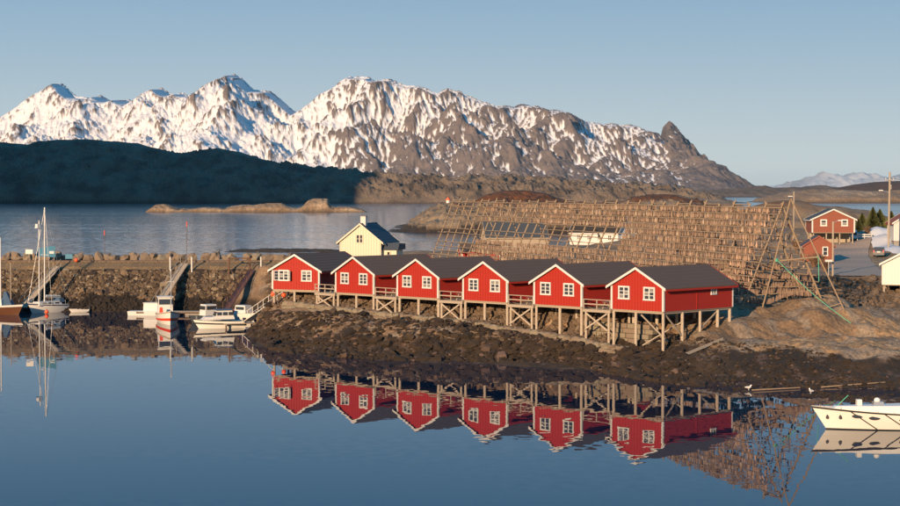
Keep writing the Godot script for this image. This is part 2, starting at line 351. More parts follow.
func along(p: Array, x: float) -> float:
	if x <= p[0][0]: return p[0][1]
	for i in range(1, p.size()):
		if x <= p[i][0]:
			return lerpf(p[i - 1][1], p[i][1], (x - p[i - 1][0]) / (p[i][0] - p[i - 1][0]))
	return p[-1][1]

func blur(a: PackedFloat32Array, w: int) -> PackedFloat32Array:
	var cur := a
	for pass_ in 2:
		var pre := PackedFloat32Array()
		pre.append(0.0)
		for x in cur: pre.append(pre[-1] + x)
		var r := PackedFloat32Array()
		for i in cur.size():
			var lo := maxi(i - w, 0)
			var hi := mini(i + w + 1, cur.size())
			r.append((pre[hi] - pre[lo]) / (hi - lo))
		cur = r
	return cur

func eroded(h: PackedFloat32Array, up: PackedFloat32Array, cols: int, rows: int, steps: int, k: float) -> PackedFloat32Array:
	# worn down by running water: every cell drains to its lowest neighbour, and streams cut in proportion to what they drain
	var n := cols * rows
	var off := PackedInt32Array([-cols - 1, -cols, -cols + 1, -1, 1, cols - 1, cols, cols + 1])
	var dist := PackedFloat32Array([1.414, 1.0, 1.414, 1.0, 1.0, 1.414, 1.0, 1.414])
	var rec := PackedInt32Array()
	var rl := PackedFloat32Array()
	var area := PackedFloat32Array()
	rec.resize(n); rl.resize(n); area.resize(n)
	var hard := PackedFloat32Array()
	for i in n: hard.append(clampf(1.0 + 1.2 * nz2.get_noise_2d((i % cols) * 0.5 + 70, (i / cols) * 0.5), 0.6, 1.7))
	for s in steps:
		var keys := PackedInt64Array()
		keys.resize(n)
		for i in n:
			keys[i] = (int(maxf(h[i], 0.0) * 64.0) << 20) | i
			rec[i] = i; rl[i] = 1.0; area[i] = 1.0
			var c := i % cols
			if c == 0 or c == cols - 1 or i < cols or i >= n - cols: continue
			var best := 0.0
			var hi := h[i]
			for q in 8:
				var g := (hi - h[i + off[q]]) / dist[q]
				if g > best:
					best = g; rec[i] = i + off[q]; rl[i] = dist[q]
		keys.sort()
		for q in range(n - 1, -1, -1):
			var i := keys[q] & 0xFFFFF
			if rec[i] != i: area[rec[i]] += area[i]
		for q in n:
			var i := keys[q] & 0xFFFFF
			if i < cols or i >= n - cols:
				h[i] = 0.0
				continue
			h[i] += up[i]
			if rec[i] == i: continue
			var f := k * hard[i] * sqrt(area[i]) / rl[i]
			h[i] = minf((h[i] + f * h[rec[i]]) / (1.0 + f), h[rec[i]] + rl[i] * 17.0 / hard[i])
	return h

func mountains() -> void:
	var prof := [[-2550.0, 227.5], [-2400.0, 317.5], [-2250.0, 367.5], [-2180.0, 357.5], [-2125.0, 412.5], [-2050.0, 472.5], [-1990.0, 517.5], [-1950.0, 537.5], [-1910.0, 567.5], [-1875.0, 537.5], [-1820.0, 497.5], [-1775.0, 492.5], [-1735.0, 482.5], [-1700.0, 502.5], [-1660.0, 477.5], [-1620.0, 472.5], [-1585.0, 487.5], [-1550.0, 467.5], [-1525.0, 457.5], [-1490.0, 487.5], [-1450.0, 522.5], [-1415.0, 542.5], [-1375.0, 512.5], [-1340.0, 502.5], [-1310.0, 517.5], [-1285.0, 502.5], [-1250.0, 502.5], [-1205.0, 487.5], [-1170.0, 522.5], [-1130.0, 562.5], [-1090.0, 587.5], [-1050.0, 610.5], [-1015.0, 592.5], [-985.0, 557.5], [-955.0, 527.5], [-920.0, 527.5], [-880.0, 522.5], [-835.0, 484.5], [-790.0, 442.5], [-750.0, 412.5], [-710.0, 437.5], [-660.0, 477.5], [-620.0, 517.5], [-575.0, 537.5], [-550.0, 552.5], [-525.0, 582.5], [-495.0, 597.5], [-450.0, 592.5], [-400.0, 592.5], [-370.0, 577.5], [-345.0, 582.5], [-290.0, 582.5], [-250.0, 562.5], [-210.0, 547.5], [-175.0, 552.5], [-140.0, 547.5], [-100.0, 527.5], [-65.0, 512.5], [-35.0, 527.5], [-10.0, 537.5], [20.0, 522.5], [45.0, 527.5], [75.0, 502.5], [105.0, 492.5], [150.0, 472.5], [185.0, 462.5], [225.0, 447.5], [265.0, 452.5], [310.0, 442.5], [335.0, 457.5], [365.0, 462.5], [400.0, 452.5], [445.0, 447.5], [480.0, 432.5], [525.0, 432.5], [565.0, 422.5], [615.0, 397.5], [665.0, 372.5], [720.0, 367.5], [760.0, 352.5], [800.0, 362.5], [850.0, 352.5], [895.0, 357.5], [935.0, 337.5], [985.0, 322.5], [1010.0, 297.5], [1025.0, 287.5], [1040.0, 272.5], [1050.0, 322.5], [1060.0, 352.5], [1080.0, 375.0], [1100.0, 367.5], [1125.0, 342.5], [1155.0, 312.5], [1185.0, 282.5], [1215.0, 242.5], [1240.0, 207.5], [1260.0, 162.5], [1280.0, 127.5], [1305.0, 102.5], [1360.0, 97.5], [1415.0, 90.0], [1445.0, 72.5], [1465.0, 52.5], [1490.0, 35.0], [1575.0, 27.5], [1750.0, 17.5]]
	var ec := 340
	var er := 190
	var ex := 13.0
	var ed := 13.0
	var Pc := PackedFloat32Array()
	for i in ec: Pc.append(along(prof, -2600.0 + i * ex))
	Pc = blur(Pc, 5)
	var big := FastNoiseLite.new()
	big.seed = 12; big.frequency = 1.0 / 620; big.fractal_octaves = 5; big.fractal_gain = 0.55
	var ridge_d := func(x: float) -> float: return 8950.0 + 260.0 * big.get_noise_2d(x * 0.8, 5000.0)
	var eh := PackedFloat32Array()
	var up := PackedFloat32Array()
	for j in er:
		var d := 6900.0 + j * ed
		for i in ec:
			var x := -2600.0 + i * ex
			var t: float = (ridge_d.call(x) - d) / 1950.0
			var b := Pc[i] * (pow(maxf(1.0 - t, 0.0), 1.1) if t > 0 else 1.0 + 2.2 * t)
			var lump := big.get_noise_2d(x, d)
			eh.append(maxf(0.0, b * (0.5 + 0.5 * lump) + 16.0 * nz.get_noise_2d(i * 1.6, j * 1.6)))
			var e := pow(maxf(0.0, 1.0 - t), 1.3) if t > 0 else 1.0 + 1.5 * t
			up.append(Pc[i] * 0.085 * maxf(0.06, e * (1.0 + 1.1 * lump)))
	eh = eroded(eh, up, ec, er, 24, 0.013)
	var fit := PackedFloat32Array()
	for i in ec:
		var m := 1.0
		for j in er: m = maxf(m, eh[j * ec + i] * 9000.0 / (6900.0 + j * ed))
		fit.append(Pc[i] / m)
	fit = blur(fit, 9)
	for j in er:
		for i in ec: eh[j * ec + i] *= fit[i] * 0.93
	var nx := 1060
	var nd := 250
	var xs := span(-2560, 1780, nx)
	var ds := span(6950, 9400, nd)
	var rou := FastNoiseLite.new()
	rou.seed = 78; rou.frequency = 1.0 / 90; rou.fractal_type = FastNoiseLite.FRACTAL_RIDGED; rou.fractal_octaves = 4
	var rid := FastNoiseLite.new()
	rid.seed = 77; rid.frequency = 1.0; rid.fractal_type = FastNoiseLite.FRACTAL_NONE
	var hs := PackedFloat32Array()
	hs.resize(nx * nd)
	var crest := PackedFloat32Array()
	var want := PackedFloat32Array()
	var have := PackedFloat32Array()
	have.resize(nx)
	for x in xs:
		crest.append(ridge_d.call(x)); want.append(maxf(2.0, along(prof, x) + rid.get_noise_1d(x / 9.0) * 3.0))
	for j in nd:
		var d := ds[j]
		for i in nx:
			var x := xs[i]
			var fx := (x + 2600.0 + 9.0 * rid.get_noise_2d(x / 40.0, d / 40.0)) / ex
			var fd := (d - 6900.0 + 9.0 * rid.get_noise_2d(x / 40.0 + 50, d / 40.0)) / ed
			var a := clampi(int(fx), 0, ec - 2)
			var b := clampi(int(fd), 0, er - 2)
			var k := b * ec + a
			var h := lerpf(lerpf(eh[k], eh[k + 1], fx - a), lerpf(eh[k + ec], eh[k + ec + 1], fx - a), fd - b)
			h += (rou.get_noise_2d(x, d) * 0.022 + rou.get_noise_2d(x * 2.7 + 900, d * 2.7) * 0.016) * minf(h, 450.0)
			var wx := x + 45.0 * rid.get_noise_2d(x / 160.0 + 20, h / 130.0) + (d - crest[i]) * 0.25 * rid.get_noise_1d(x / 500.0 + 7)
			h += (0.6 - 2.0 * absf(rid.get_noise_2d(wx / 46.0, h / 260.0))) * 6.0 * clampf(h / 200.0, 0, 1) + (0.6 - 2.0 * absf(rid.get_noise_2d(wx / 19.0 + 60, h / 120.0))) * 2.5 * clampf(h / 200.0, 0, 1)
			hs[j * nx + i] = h
			if absf(d - crest[i]) < 60.0: have[i] = maxf(have[i], h * 9000.0 / d)
	var miss := PackedFloat32Array()
	for i in nx: miss.append(want[i] - have[i])
	var m1 := blur(miss, 26)
	var m2 := blur(miss, 7)
	for j in nd:
		for i in nx:
			var t := ds[j] - crest[i]
			var h := hs[j * nx + i]
			h += m1[i] * exp(-pow(t / 520.0, 2.0)) + (m2[i] - m1[i]) * exp(-pow(t / 170.0, 2.0)) + (miss[i] - m2[i]) * exp(-pow(t / 55.0, 2.0))
			var cap := want[i] * ds[j] / 9000.0
			var lim := cap - (0.0 if t > -90 else 10.0)
			hs[j * nx + i] = h if h < lim - 12.0 else lim - 12.0 + 12.0 * (1.0 - exp(-(h - lim + 12.0) / 12.0))
	var cs := PackedColorArray()
	cs.resize(nx * nd)
	for j in nd:
		for i in nx:
			var k := j * nx + i
			var x := xs[i]
			var h := hs[k]
			var gx := (hs[j * nx + mini(i + 2, nx - 1)] - hs[j * nx + maxi(i - 2, 0)]) / 16.4
			var gd := (hs[mini(j + 1, nd - 1) * nx + i] - hs[maxi(j - 1, 0) * nx + i]) / 19.7
			var ny := 1.0 / sqrt(1.0 + gx * gx + gd * gd)
			var conc := (hs[j * nx + mini(i + 10, nx - 1)] + hs[j * nx + maxi(i - 10, 0)] + hs[mini(j + 4, nd - 1) * nx + i] + hs[maxi(j - 4, 0) * nx + i]) * 0.25 - h
			var fine := (hs[j * nx + mini(i + 3, nx - 1)] + hs[j * nx + maxi(i - 3, 0)]) * 0.5 - h
			var line := -0.06 + 0.66 * smoothstep(-800.0, -150.0, x) + 0.05 * smoothstep(0.0, 900.0, x) - 0.20 * smoothstep(480.0, 620.0, x) * (1.0 - smoothstep(900.0, 1060.0, x)) + 0.4 * smoothstep(1080.0, 1180.0, x)
			var f := h / 620.0
			var s := 0.13 * smoothstep(-400.0, -800.0, x) + clampf(f - line, -0.6, 0.28) * 1.5 + (ny - 0.74) * 1.15 + clampf(conc / 40.0, -0.45, 0.45) + clampf(fine / 14.0, -0.3, 0.3) + rou.get_noise_2d(x * 1.3 + 70, ds[j] * 1.3) * 0.16 + rid.get_noise_2d(x / 11.0 + 0.3 * rid.get_noise_2d(x / 60.0, h / 60.0), h / 45.0) * 0.11 + rid.get_noise_2d(x / 6.5 + 40, h / 9.0) * 0.10 - 0.16 * smoothstep(60.0, 5.0, want[i] - h * 9000.0 / ds[j])
			var snow := smoothstep(-0.03, 0.04, s)
			var rv := 0.5 + 0.5 * rid.get_noise_2d(x / 90.0, h / 50.0)
			var rock := Color(0.125, 0.108, 0.110).lerp(Color(0.195, 0.158, 0.146), rv)
			cs[k] = rock.lerp(Color(0.80, 0.79, 0.80), snow)
	top("mountains", sheet(xs, ds, hs, cs), M.mountain)

# a stretch of land whose crest follows the profile; col(x, h, slope, noise) gives its colour
func land(called: String, prof: Array, crest: float, front: float, back: float, nx: int, nd: int, rough: float, scale: float, cliff: float, col: Callable) -> void:
	var xs := span(prof[0][0] - 6, prof[-1][0] + 6, nx)
	var ds := span(front, back, nd)
	var rou := FastNoiseLite.new()
	rou.seed = hash(called) % 10000; rou.frequency = 1.0 / scale; rou.fractal_type = FastNoiseLite.FRACTAL_RIDGED; rou.fractal_octaves = 5
	var hs := PackedFloat32Array()
	for d in ds:
		for x in xs:
			var fx := (x - xs[0]) / (xs[-1] - xs[0])
			var p := along(prof, x) * smoothstep(0.0, 0.05, fx) * smoothstep(0.0, 0.05, 1.0 - fx)
			var t := (d - front) / (crest - front) if d < crest else (back - d) / (back - crest)
			var e := pow(clampf(t, 0, 1), cliff)
			var u := x * 0.6 + d
			var r := rou.get_noise_2d(x, d) * 0.6 + rou.get_noise_2d(x * 0.35 + 500.0, d * 0.35) * 0.6
			var lift := smoothstep(0.0, 0.12, t) * smoothstep(0.0, 0.05, fx) * smoothstep(0.0, 0.05, 1.0 - fx) * (1.0 - 0.93 * smoothstep(0.72, 0.97, t))
			hs.append(p * e + rough * lift * r - 1.2 * (1.0 - smoothstep(0.0, 0.06, t)) + nz.get_noise_2d(x * 8.0 / scale, u * 8.0 / scale) * rough * 0.12 * smoothstep(0.0, 0.05, t) * (1.0 - 0.8 * smoothstep(0.8, 1.0, t)))
	var cs := PackedColorArray()
	for j in nd:
		for i in nx:
			var k := j * nx + i
			var gx := (hs[j * nx + mini(i + 1, nx - 1)] - hs[j * nx + maxi(i - 1, 0)]) / (2 * (xs[1] - xs[0]))
			var gd := (hs[mini(j + 1, nd - 1) * nx + i] - hs[maxi(j - 1, 0) * nx + i]) / (2 * (ds[1] - ds[0]))
			cs.append(col.call(xs[i], hs[k], sqrt(gx * gx + gd * gd), rou.get_noise_2d(xs[i] * 0.3, ds[j] * 0.3 + 90)))
	top(called, sheet(xs, ds, hs, cs), M.hill)

func far_land() -> void:
	var rock := func(x: float, h: float, sl: float, n: float) -> Color:
		var c := Color(0.12, 0.092, 0.072).lerp(Color(0.235, 0.18, 0.135), clampf(0.5 + n, 0, 1))
		c = c.lerp(Color(0.07, 0.055, 0.048), 0.6 * smoothstep(0.05, 0.4, nz2.get_noise_2d(x * 0.12, h * 0.3)))
		if sl < 0.22: c = c.lerp(Color(0.17, 0.105, 0.06), 0.6)
		return c if h > 2.0 else Color(0.06, 0.045, 0.035)
	var brown := func(x: float, h: float, sl: float, n: float) -> Color:
		return Color(0.16, 0.08, 0.045).lerp(Color(0.10, 0.06, 0.045), clampf(0.5 + n, 0, 1))
	var tan_ := func(x: float, h: float, sl: float, n: float) -> Color:
		if h < 0.5: return Color(0.05, 0.038, 0.03)
		return Color(0.50, 0.37, 0.25).lerp(Color(0.32, 0.22, 0.14), clampf(0.5 + n * 1.4, 0, 1))
	var heath := func(x: float, h: float, sl: float, n: float) -> Color:
		if h < 2.6 + n: return Color(0.045, 0.033, 0.026)
		var c := Color(0.38, 0.28, 0.18).lerp(Color(0.26, 0.18, 0.11), clampf(0.5 + n, 0, 1))
		return c.lerp(Color(0.15, 0.055, 0.02), smoothstep(12.5, 15.5, h + n * 5.0))
	var pale := func(x: float, h: float, sl: float, n: float) -> Color:
		return Color(0.75, 0.75, 0.78).lerp(Color(0.4, 0.4, 0.44), clampf(n * 1.5, 0, 1))
	land("distant_mountains", [[10500.0, 117.5], [11166.7, 184.2], [11666.7, 284.2], [12066.7, 450.9], [12266.7, 550.9], [12400.0, 717.5], [12533.3, 650.9], [12700.0, 484.2], [12933.3, 517.5], [13200.0, 584.2], [13400.0, 684.2], [13566.7, 617.5], [13766.7, 550.9], [13933.3, 650.9], [14133.3, 550.9], [14366.7, 417.5], [14600.0, 517.5], [14833.3, 584.2], [15166.7, 684.2], [16000.0, 584.2], [17000.0, 417.5]], 60000, 54000, 63000, 240, 30, 260.0, 1800.0, 1.1, pale)
	land("far_hills", [[866.7, 21.1], [975.0, 24.8], [1065.3, 32.0], [1115.8, 41.0], [1162.8, 32.0], [1227.8, 30.2], [1281.9, 35.6], [1336.1, 42.8], [1383.1, 35.6], [1426.4, 32.0], [1480.6, 39.2], [1625.0, 42.8], [1841.7, 46.4]], 6500, 6000, 6900, 200, 30, 14.0, 160.0, 0.8, rock)
	land("hills", [[-965.8, 88.7], [-864.2, 95.5], [-762.5, 102.3], [-728.6, 98.9], [-715.1, 97.2], [-694.7, 103.9], [-660.8, 105.6], [-610.0, 106.5], [-559.2, 102.3], [-525.3, 99.7], [-508.3, 93.8], [-482.9, 88.7], [-457.5, 83.6], [-440.6, 85.3], [-415.1, 89.5], [-389.7, 91.2], [-364.3, 87.0], [-338.9, 80.2], [-313.5, 71.8], [-288.1, 66.7], [-254.2, 63.3], [-220.3, 58.2], [-177.9, 53.1], [-144.0, 48.0], [-118.6, 47.2], [-84.7, 45.5], [-59.3, 42.9], [-47.4, 46.3], [-30.5, 42.9], [0.0, 39.6], [33.9, 42.9], [84.7, 41.3], [118.6, 39.6], [186.4, 37.9], [254.2, 31.1], [321.9, 26.0], [389.7, 20.1], [423.6, 14.1], [466.0, 7.4]], 3050, 2830, 3300, 1000, 130, 18.0, 42.0, 0.62, rock)
	land("brown_hill", [[851.7, 17.5], [898.3, 26.9], [945.0, 36.2], [991.7, 42.0], [1050.0, 44.4], [1190.0, 50.2]], 4200, 3900, 4500, 120, 30, 5.0, 90.0, 0.8, brown)
	land("rocky_shore", [[530.0, 5.9], [558.3, 14.2], [583.3, 20.0], [616.7, 22.5], [666.7, 20.9], [700.0, 19.2], [750.0, 20.9], [850.0, 22.5]], 3000, 2840, 3200, 160, 40, 5.0, 50.0, 0.5, tan_)
	land("rocky_spit", [[242.8, 3.5], [261.9, 8.6], [287.5, 10.5], [319.4, 9.2], [345.0, 7.3], [360.3, 3.5]], 2300, 2230, 2380, 90, 24, 2.0, 30.0, 0.6, tan_)
	land("skerries", [[-265.2, -1.7], [-261.7, 2.7], [-256.4, 6.6], [-248.6, 7.1], [-241.6, 4.4], [-235.5, 1.8], [-222.4, 2.7], [-213.7, 4.0], [-196.2, 2.7], [-190.1, 5.3], [-180.6, 6.6], [-170.1, 6.2], [-158.7, 7.9], [-146.5, 7.9], [-138.7, 3.6], [-133.5, 2.7], [-128.2, 5.3], [-123.9, 9.7], [-119.5, 11.9], [-106.4, 11.9], [-103.8, 5.3], [-99.4, 3.6], [-91.6, 4.9], [-85.5, 4.0], [-76.8, 1.8], [-72.4, -1.7]], 1570, 1556, 1590, 320, 20, 2.0, 12.0, 0.45, tan_)
	land("low_reef", [[-67.8, -0.6], [-62.4, 0.2], [-55.9, 0.5], [-49.0, 0.6], [-41.6, 0.4], [-35.7, 0.3], [-29.1, -0.6]], 535, 527, 545, 140, 20, 0.4, 4.0, 0.5, func(_x: float, _h: float, _s: float, _n: float) -> Color: return Color(0.05, 0.038, 0.03))
	land("islet", [[-22.0, -1.1], [-18.2, 3.2], [-12.4, 7.5], [-6.7, 10.8], [-1.9, 12.3], [4.8, 12.3], [11.9, 13.2], [18.2, 16.6], [23.9, 18.0], [31.1, 18.5], [38.2, 18.2], [45.4, 17.1], [51.6, 14.7], [58.3, 12.8], [66.9, 12.3], [78.8, 12.3], [86.0, 14.2], [93.2, 15.9], [100.3, 16.6], [109.9, 16.1], [117.1, 14.2], [123.3, 12.3], [129.0, 10.4], [136.2, 8.0], [143.3, 5.1], [152.9, 0.3]], 860, 780, 960, 420, 90, 3.2, 14.0, 0.55, heath)
	# the steep mountain beside the bay, whose shadow lies on the dark hill
	land("shading_mountain", [[-2600.0, 380.0], [-2000.0, 520.0], [-1500.0, 560.0], [-1100.0, 520.0], [-890.0, 470.0], [-770.0, 400.0], [-720.0, 300.0], [-640.0, 120.0], [-570.0, 20.0], [-555.0, 0.0]], 1650, 1350, 1950, 160, 60, 30.0, 160.0, 0.9, rock)

func ground_color(x: float, dd: float, h: float, y: float) -> Color:
	var n1 := nz.get_noise_2d(x * 0.7, dd * 0.4)
	var n2 := nz2.get_noise_2d(x * 1.9, dd * 1.1)
	var n3 := nz2.get_noise_2d(x * 5.0, dd * 4.0)
	var weed := Color(0.028, 0.018, 0.010).lerp(Color(0.085, 0.050, 0.024), clampf(0.5 + n1 + n3 * 0.6, 0, 1))
	if n2 + n3 * 0.5 > 0.36: weed = weed.lerp(Color(0.20, 0.13, 0.10), 0.5)
	var dry := Color(0.58, 0.36, 0.18).lerp(Color(0.32, 0.20, 0.11), clampf(0.5 + n1 * 1.4 + n3 * 0.9, 0, 1))
	if n2 > 0.2: dry = dry.lerp(Color(0.40, 0.33, 0.25), 0.6)
	if n3 < -0.42: dry = dry.lerp(Color(0.10, 0.07, 0.05), 0.7)
	var c := weed.lerp(dry, smoothstep(1.85, 2.15, h + n1 * 0.55 + n2 * 0.35 + n3 * 0.2))
	if dd > 380 and h > 8 and x < 96:
		c = c.lerp(Color(0.17, 0.075, 0.03), smoothstep(12.0, 14.0, y + n1 * 3.0) * 0.6)
	return c

func near_land() -> void:
	for part_ in 2:
		var xs := span(-36, 66, 300) if part_ == 0 else span(-36, 146, 190)
		var ds := PackedFloat32Array()
		var d := 134.0 if part_ == 0 else 211.0
		while d < (212.4 if part_ == 0 else 552.0):
			ds.append(d)
			d += 0.36 if part_ == 0 else minf(0.7 + maxf(0.0, d - 240) * 0.02, 4.5)
		var hs := PackedFloat32Array()
		var cs := PackedColorArray()
		for dd in ds:
			for x in xs:
				var h := gh(x, dd)
				var y := h + gnoise(x, dd, h)
				if part_ == 1 and dd < 212.4 and x < 66: y -= 0.25
				hs.append(y)
				cs.append(ground_color(x, dd, h, y))
		top("shore" if part_ == 0 else "ground", sheet(xs, ds, hs, cs), M.ground)
	var rs := span(66, 146, 60)
	var rd := span(134, 212, 60)
	var rh := PackedFloat32Array()
	var rc := PackedColorArray()
	for dd in rd:
		for x in rs:
			var h := gh(x, dd)
			rh.append(h + gnoise(x, dd, h)); rc.append(ground_color(x, dd, h, h))
	top("shore", sheet(rs, rd, rh, rc), M.ground)
	# road
	var mb := MB.new()
	var prev := []
	for i in ROAD.size() - 1:
		var a := Vector2(ROAD[i][0], ROAD[i][1])
		var b := Vector2(ROAD[i + 1][0], ROAD[i + 1][1])
		for s in 8:
			var p := a.lerp(b, s / 8.0)
			var side := (b - a).normalized().orthogonal()
			var row := []
			for w in 7:
				var q := p + side * (w - 3) * 1.25
				row.append(V(q.x, gh(q.x, q.y) + 0.13, q.y))
			if prev:
				for w in 6: mb.quad(prev[w + 1], prev[w], row[w], row[w + 1])
			prev = row
	top("road", mb.mesh(), M.asphalt)
	# snow lying on the bank beside the road
	var sx := span(69, 86, 46)
	var sd := span(292, 352, 80)
	var sh := PackedFloat32Array()
	var sc := PackedColorArray()
	for dd in sd:
		for x in sx:
			var mid := 75.2 + (dd - 300) * 0.145
			var q := absf(x - mid) / (2.7 + nz.get_noise_2d(x * 1.2, dd * 0.6) * 2.6) + absf(dd - 321) / 70.0
			sh.append(gh(x, dd) + 0.55 * (1.0 - q) + nz.get_noise_2d(x * 2, dd * 2) * 0.1)
			sc.append(Color(1, 1, 1))
	top("snow_patch", sheet(sx, sd, sh, sc), M.snow)

func make_rocks() -> void:
	for k in 4:
		var f := FastNoiseLite.new()
		f.seed = 200 + k; f.frequency = 0.75
		var s := SphereMesh.new()
		s.radius = 0.5; s.height = 1.0; s.radial_segments = 8; s.rings = 5
		var a := s.get_mesh_arrays()
		var vs: PackedVector3Array = a[Mesh.ARRAY_VERTEX]
		var ix: PackedInt32Array = a[Mesh.ARRAY_INDEX]
		for i in vs.size():
			var p := vs[i]
			var cube := maxf(absf(p.x), maxf(absf(p.y), absf(p.z)))
			p = p * lerpf(1.0, 0.46 / maxf(cube, 0.2), 0.75)
			vs[i] = p * (1.0 + 0.55 * f.get_noise_3dv(p * 2.0))
		var mb := MB.new()
		for i in range(0, ix.size(), 3): mb.tri(vs[ix[i]], vs[ix[i + 2]], vs[ix[i + 1]])
		rock_meshes.append(mb.mesh())

func rock_basis(s: Vector3) -> Basis:
	return Basis.from_euler(Vector3(rng.randf_range(-0.5, 0.5), rng.randf() * TAU, rng.randf_range(-0.5, 0.5))) * Basis.from_scale(s)

func scatter(parent: Node, called: String, list: Array, mat: Material) -> void:   # list of [Transform3D, Color]
	var per := [[], [], [], []]
	for i in list.size(): per[i % 4].append(list[i])
	for k in 4:
		if per[k].is_empty(): continue
		var mm := MultiMesh.new()
		mm.transform_format = MultiMesh.TRANSFORM_3D; mm.use_colors = true
		mm.mesh = rock_meshes[k]; mm.instance_count = per[k].size()
		for i in per[k].size():
			mm.set_instance_transform(i, per[k][i][0]); mm.set_instance_color(i, per[k][i][1])
		var o := MultiMeshInstance3D.new()
		o.multimesh = mm; o.material_override = mat
		o.name = called if parent != self else numbered(called)
		parent.add_child(o, true)
		o.set_meta("kind", "stuff")
#MORE

# ------------------------------------------------------------------ buildings
# local axes of a gabled building: front gable at z = 0 facing +z, x across it, floor at y = 0, ridge running to z = -len
func gable_wall(w: float, eave: float, rise: float, z: float, outward: float) -> ArrayMesh:   # upright boards, every second one proud
	var mb := MB.new()
	var n := int(w / 0.19)
	for i in n:
		var x0 := -w / 2 + w * i / n
		var x1 := -w / 2 + w * (i + 1) / n
		var zz := z + outward * (0.05 if i % 2 else 0.008)
		var y0 := eave + rise * (1.0 - absf(x0) * 2 / w)
		var y1 := eave + rise * (1.0 - absf(x1) * 2 / w)
		var p := [Vector3(x0, 0, zz), Vector3(x1, 0, zz), Vector3(x1, y1, zz), Vector3(x0, y0, zz)]
		var q := [Vector3(x0, 0, z), Vector3(x1, 0, z), Vector3(x1, y1, z), Vector3(x0, y0, z)]
		if outward > 0: mb.quad(p[0], p[1], p[2], p[3])
		else: mb.quad(p[1], p[0], p[3], p[2])
		if i % 2:
			mb.quad(p[0], p[3], q[3], q[0]); mb.quad(p[1], q[1], q[2], p[2])
		mb.quad(q[0], q[1], p[1], p[0])
	return mb.mesh()

func lap_wall(x: float, z0: float, z1: float, height: float, outward: float) -> ArrayMesh:   # lapped boards lying along z
	var mb := MB.new()
	var n := int(height / 0.2)
	for i in n:
		var y0 := height * i / n
		var y1 := height * (i + 1) / n
		var a := x + outward * 0.045
		var b := x + outward * 0.012
		var p := [Vector3(a, y0, z0), Vector3(a, y0, z1), Vector3(b, y1, z1), Vector3(b, y1, z0)]
		if outward > 0: mb.quad(p[0], p[1], p[2], p[3])
		else: mb.quad(p[3], p[2], p[1], p[0])
		mb.quad(Vector3(x, y0, z0), Vector3(x, y0, z1), p[1], p[0])
	return mb.mesh()

# a window lying in a wall: centre, width, height, the wall's outward direction; trim board, panes and bars
func window(parent: Node, c: Vector3, w: float, h: float, turn: float, cols: int, rows: int, trim: Material, tw := 0.16) -> Node3D:
	var o := Node3D.new()
	o.name = "window"
	parent.add_child(o, true)
	o.position = c; o.rotation.y = turn
	pbox(o, "frame", Vector3(0, h / 2 - tw / 2, 0.05), Vector3(w, tw, 0.09), trim)
	pbox(o, "frame", Vector3(0, -h / 2 + tw / 2, 0.055), Vector3(w + 0.06, tw, 0.11), trim)
	for s in [-1, 1]: pbox(o, "frame", Vector3(s * (w / 2 - tw / 2), 0, 0.045), Vector3(tw, h - tw * 2, 0.085), trim)
	var drawn := rng.randi() % 9
	var iw := w - 2 * tw
	var ih := h - 2 * tw
	for i in cols:
		for j in rows:
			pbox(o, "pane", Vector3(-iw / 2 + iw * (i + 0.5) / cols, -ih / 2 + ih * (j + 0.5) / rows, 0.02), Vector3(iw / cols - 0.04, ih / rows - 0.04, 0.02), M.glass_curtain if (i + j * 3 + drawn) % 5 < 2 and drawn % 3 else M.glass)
	for i in range(1, cols): pbox(o, "mullion", Vector3(-iw / 2 + iw * i / cols, 0, 0.04), Vector3(0.13 if cols == 2 else 0.07, ih, 0.06), trim)
	for j in range(1, rows): pbox(o, "glazing_bar", Vector3(0, -ih / 2 + ih * j / rows, 0.033), Vector3(iw, 0.06, 0.045), trim)
	return o

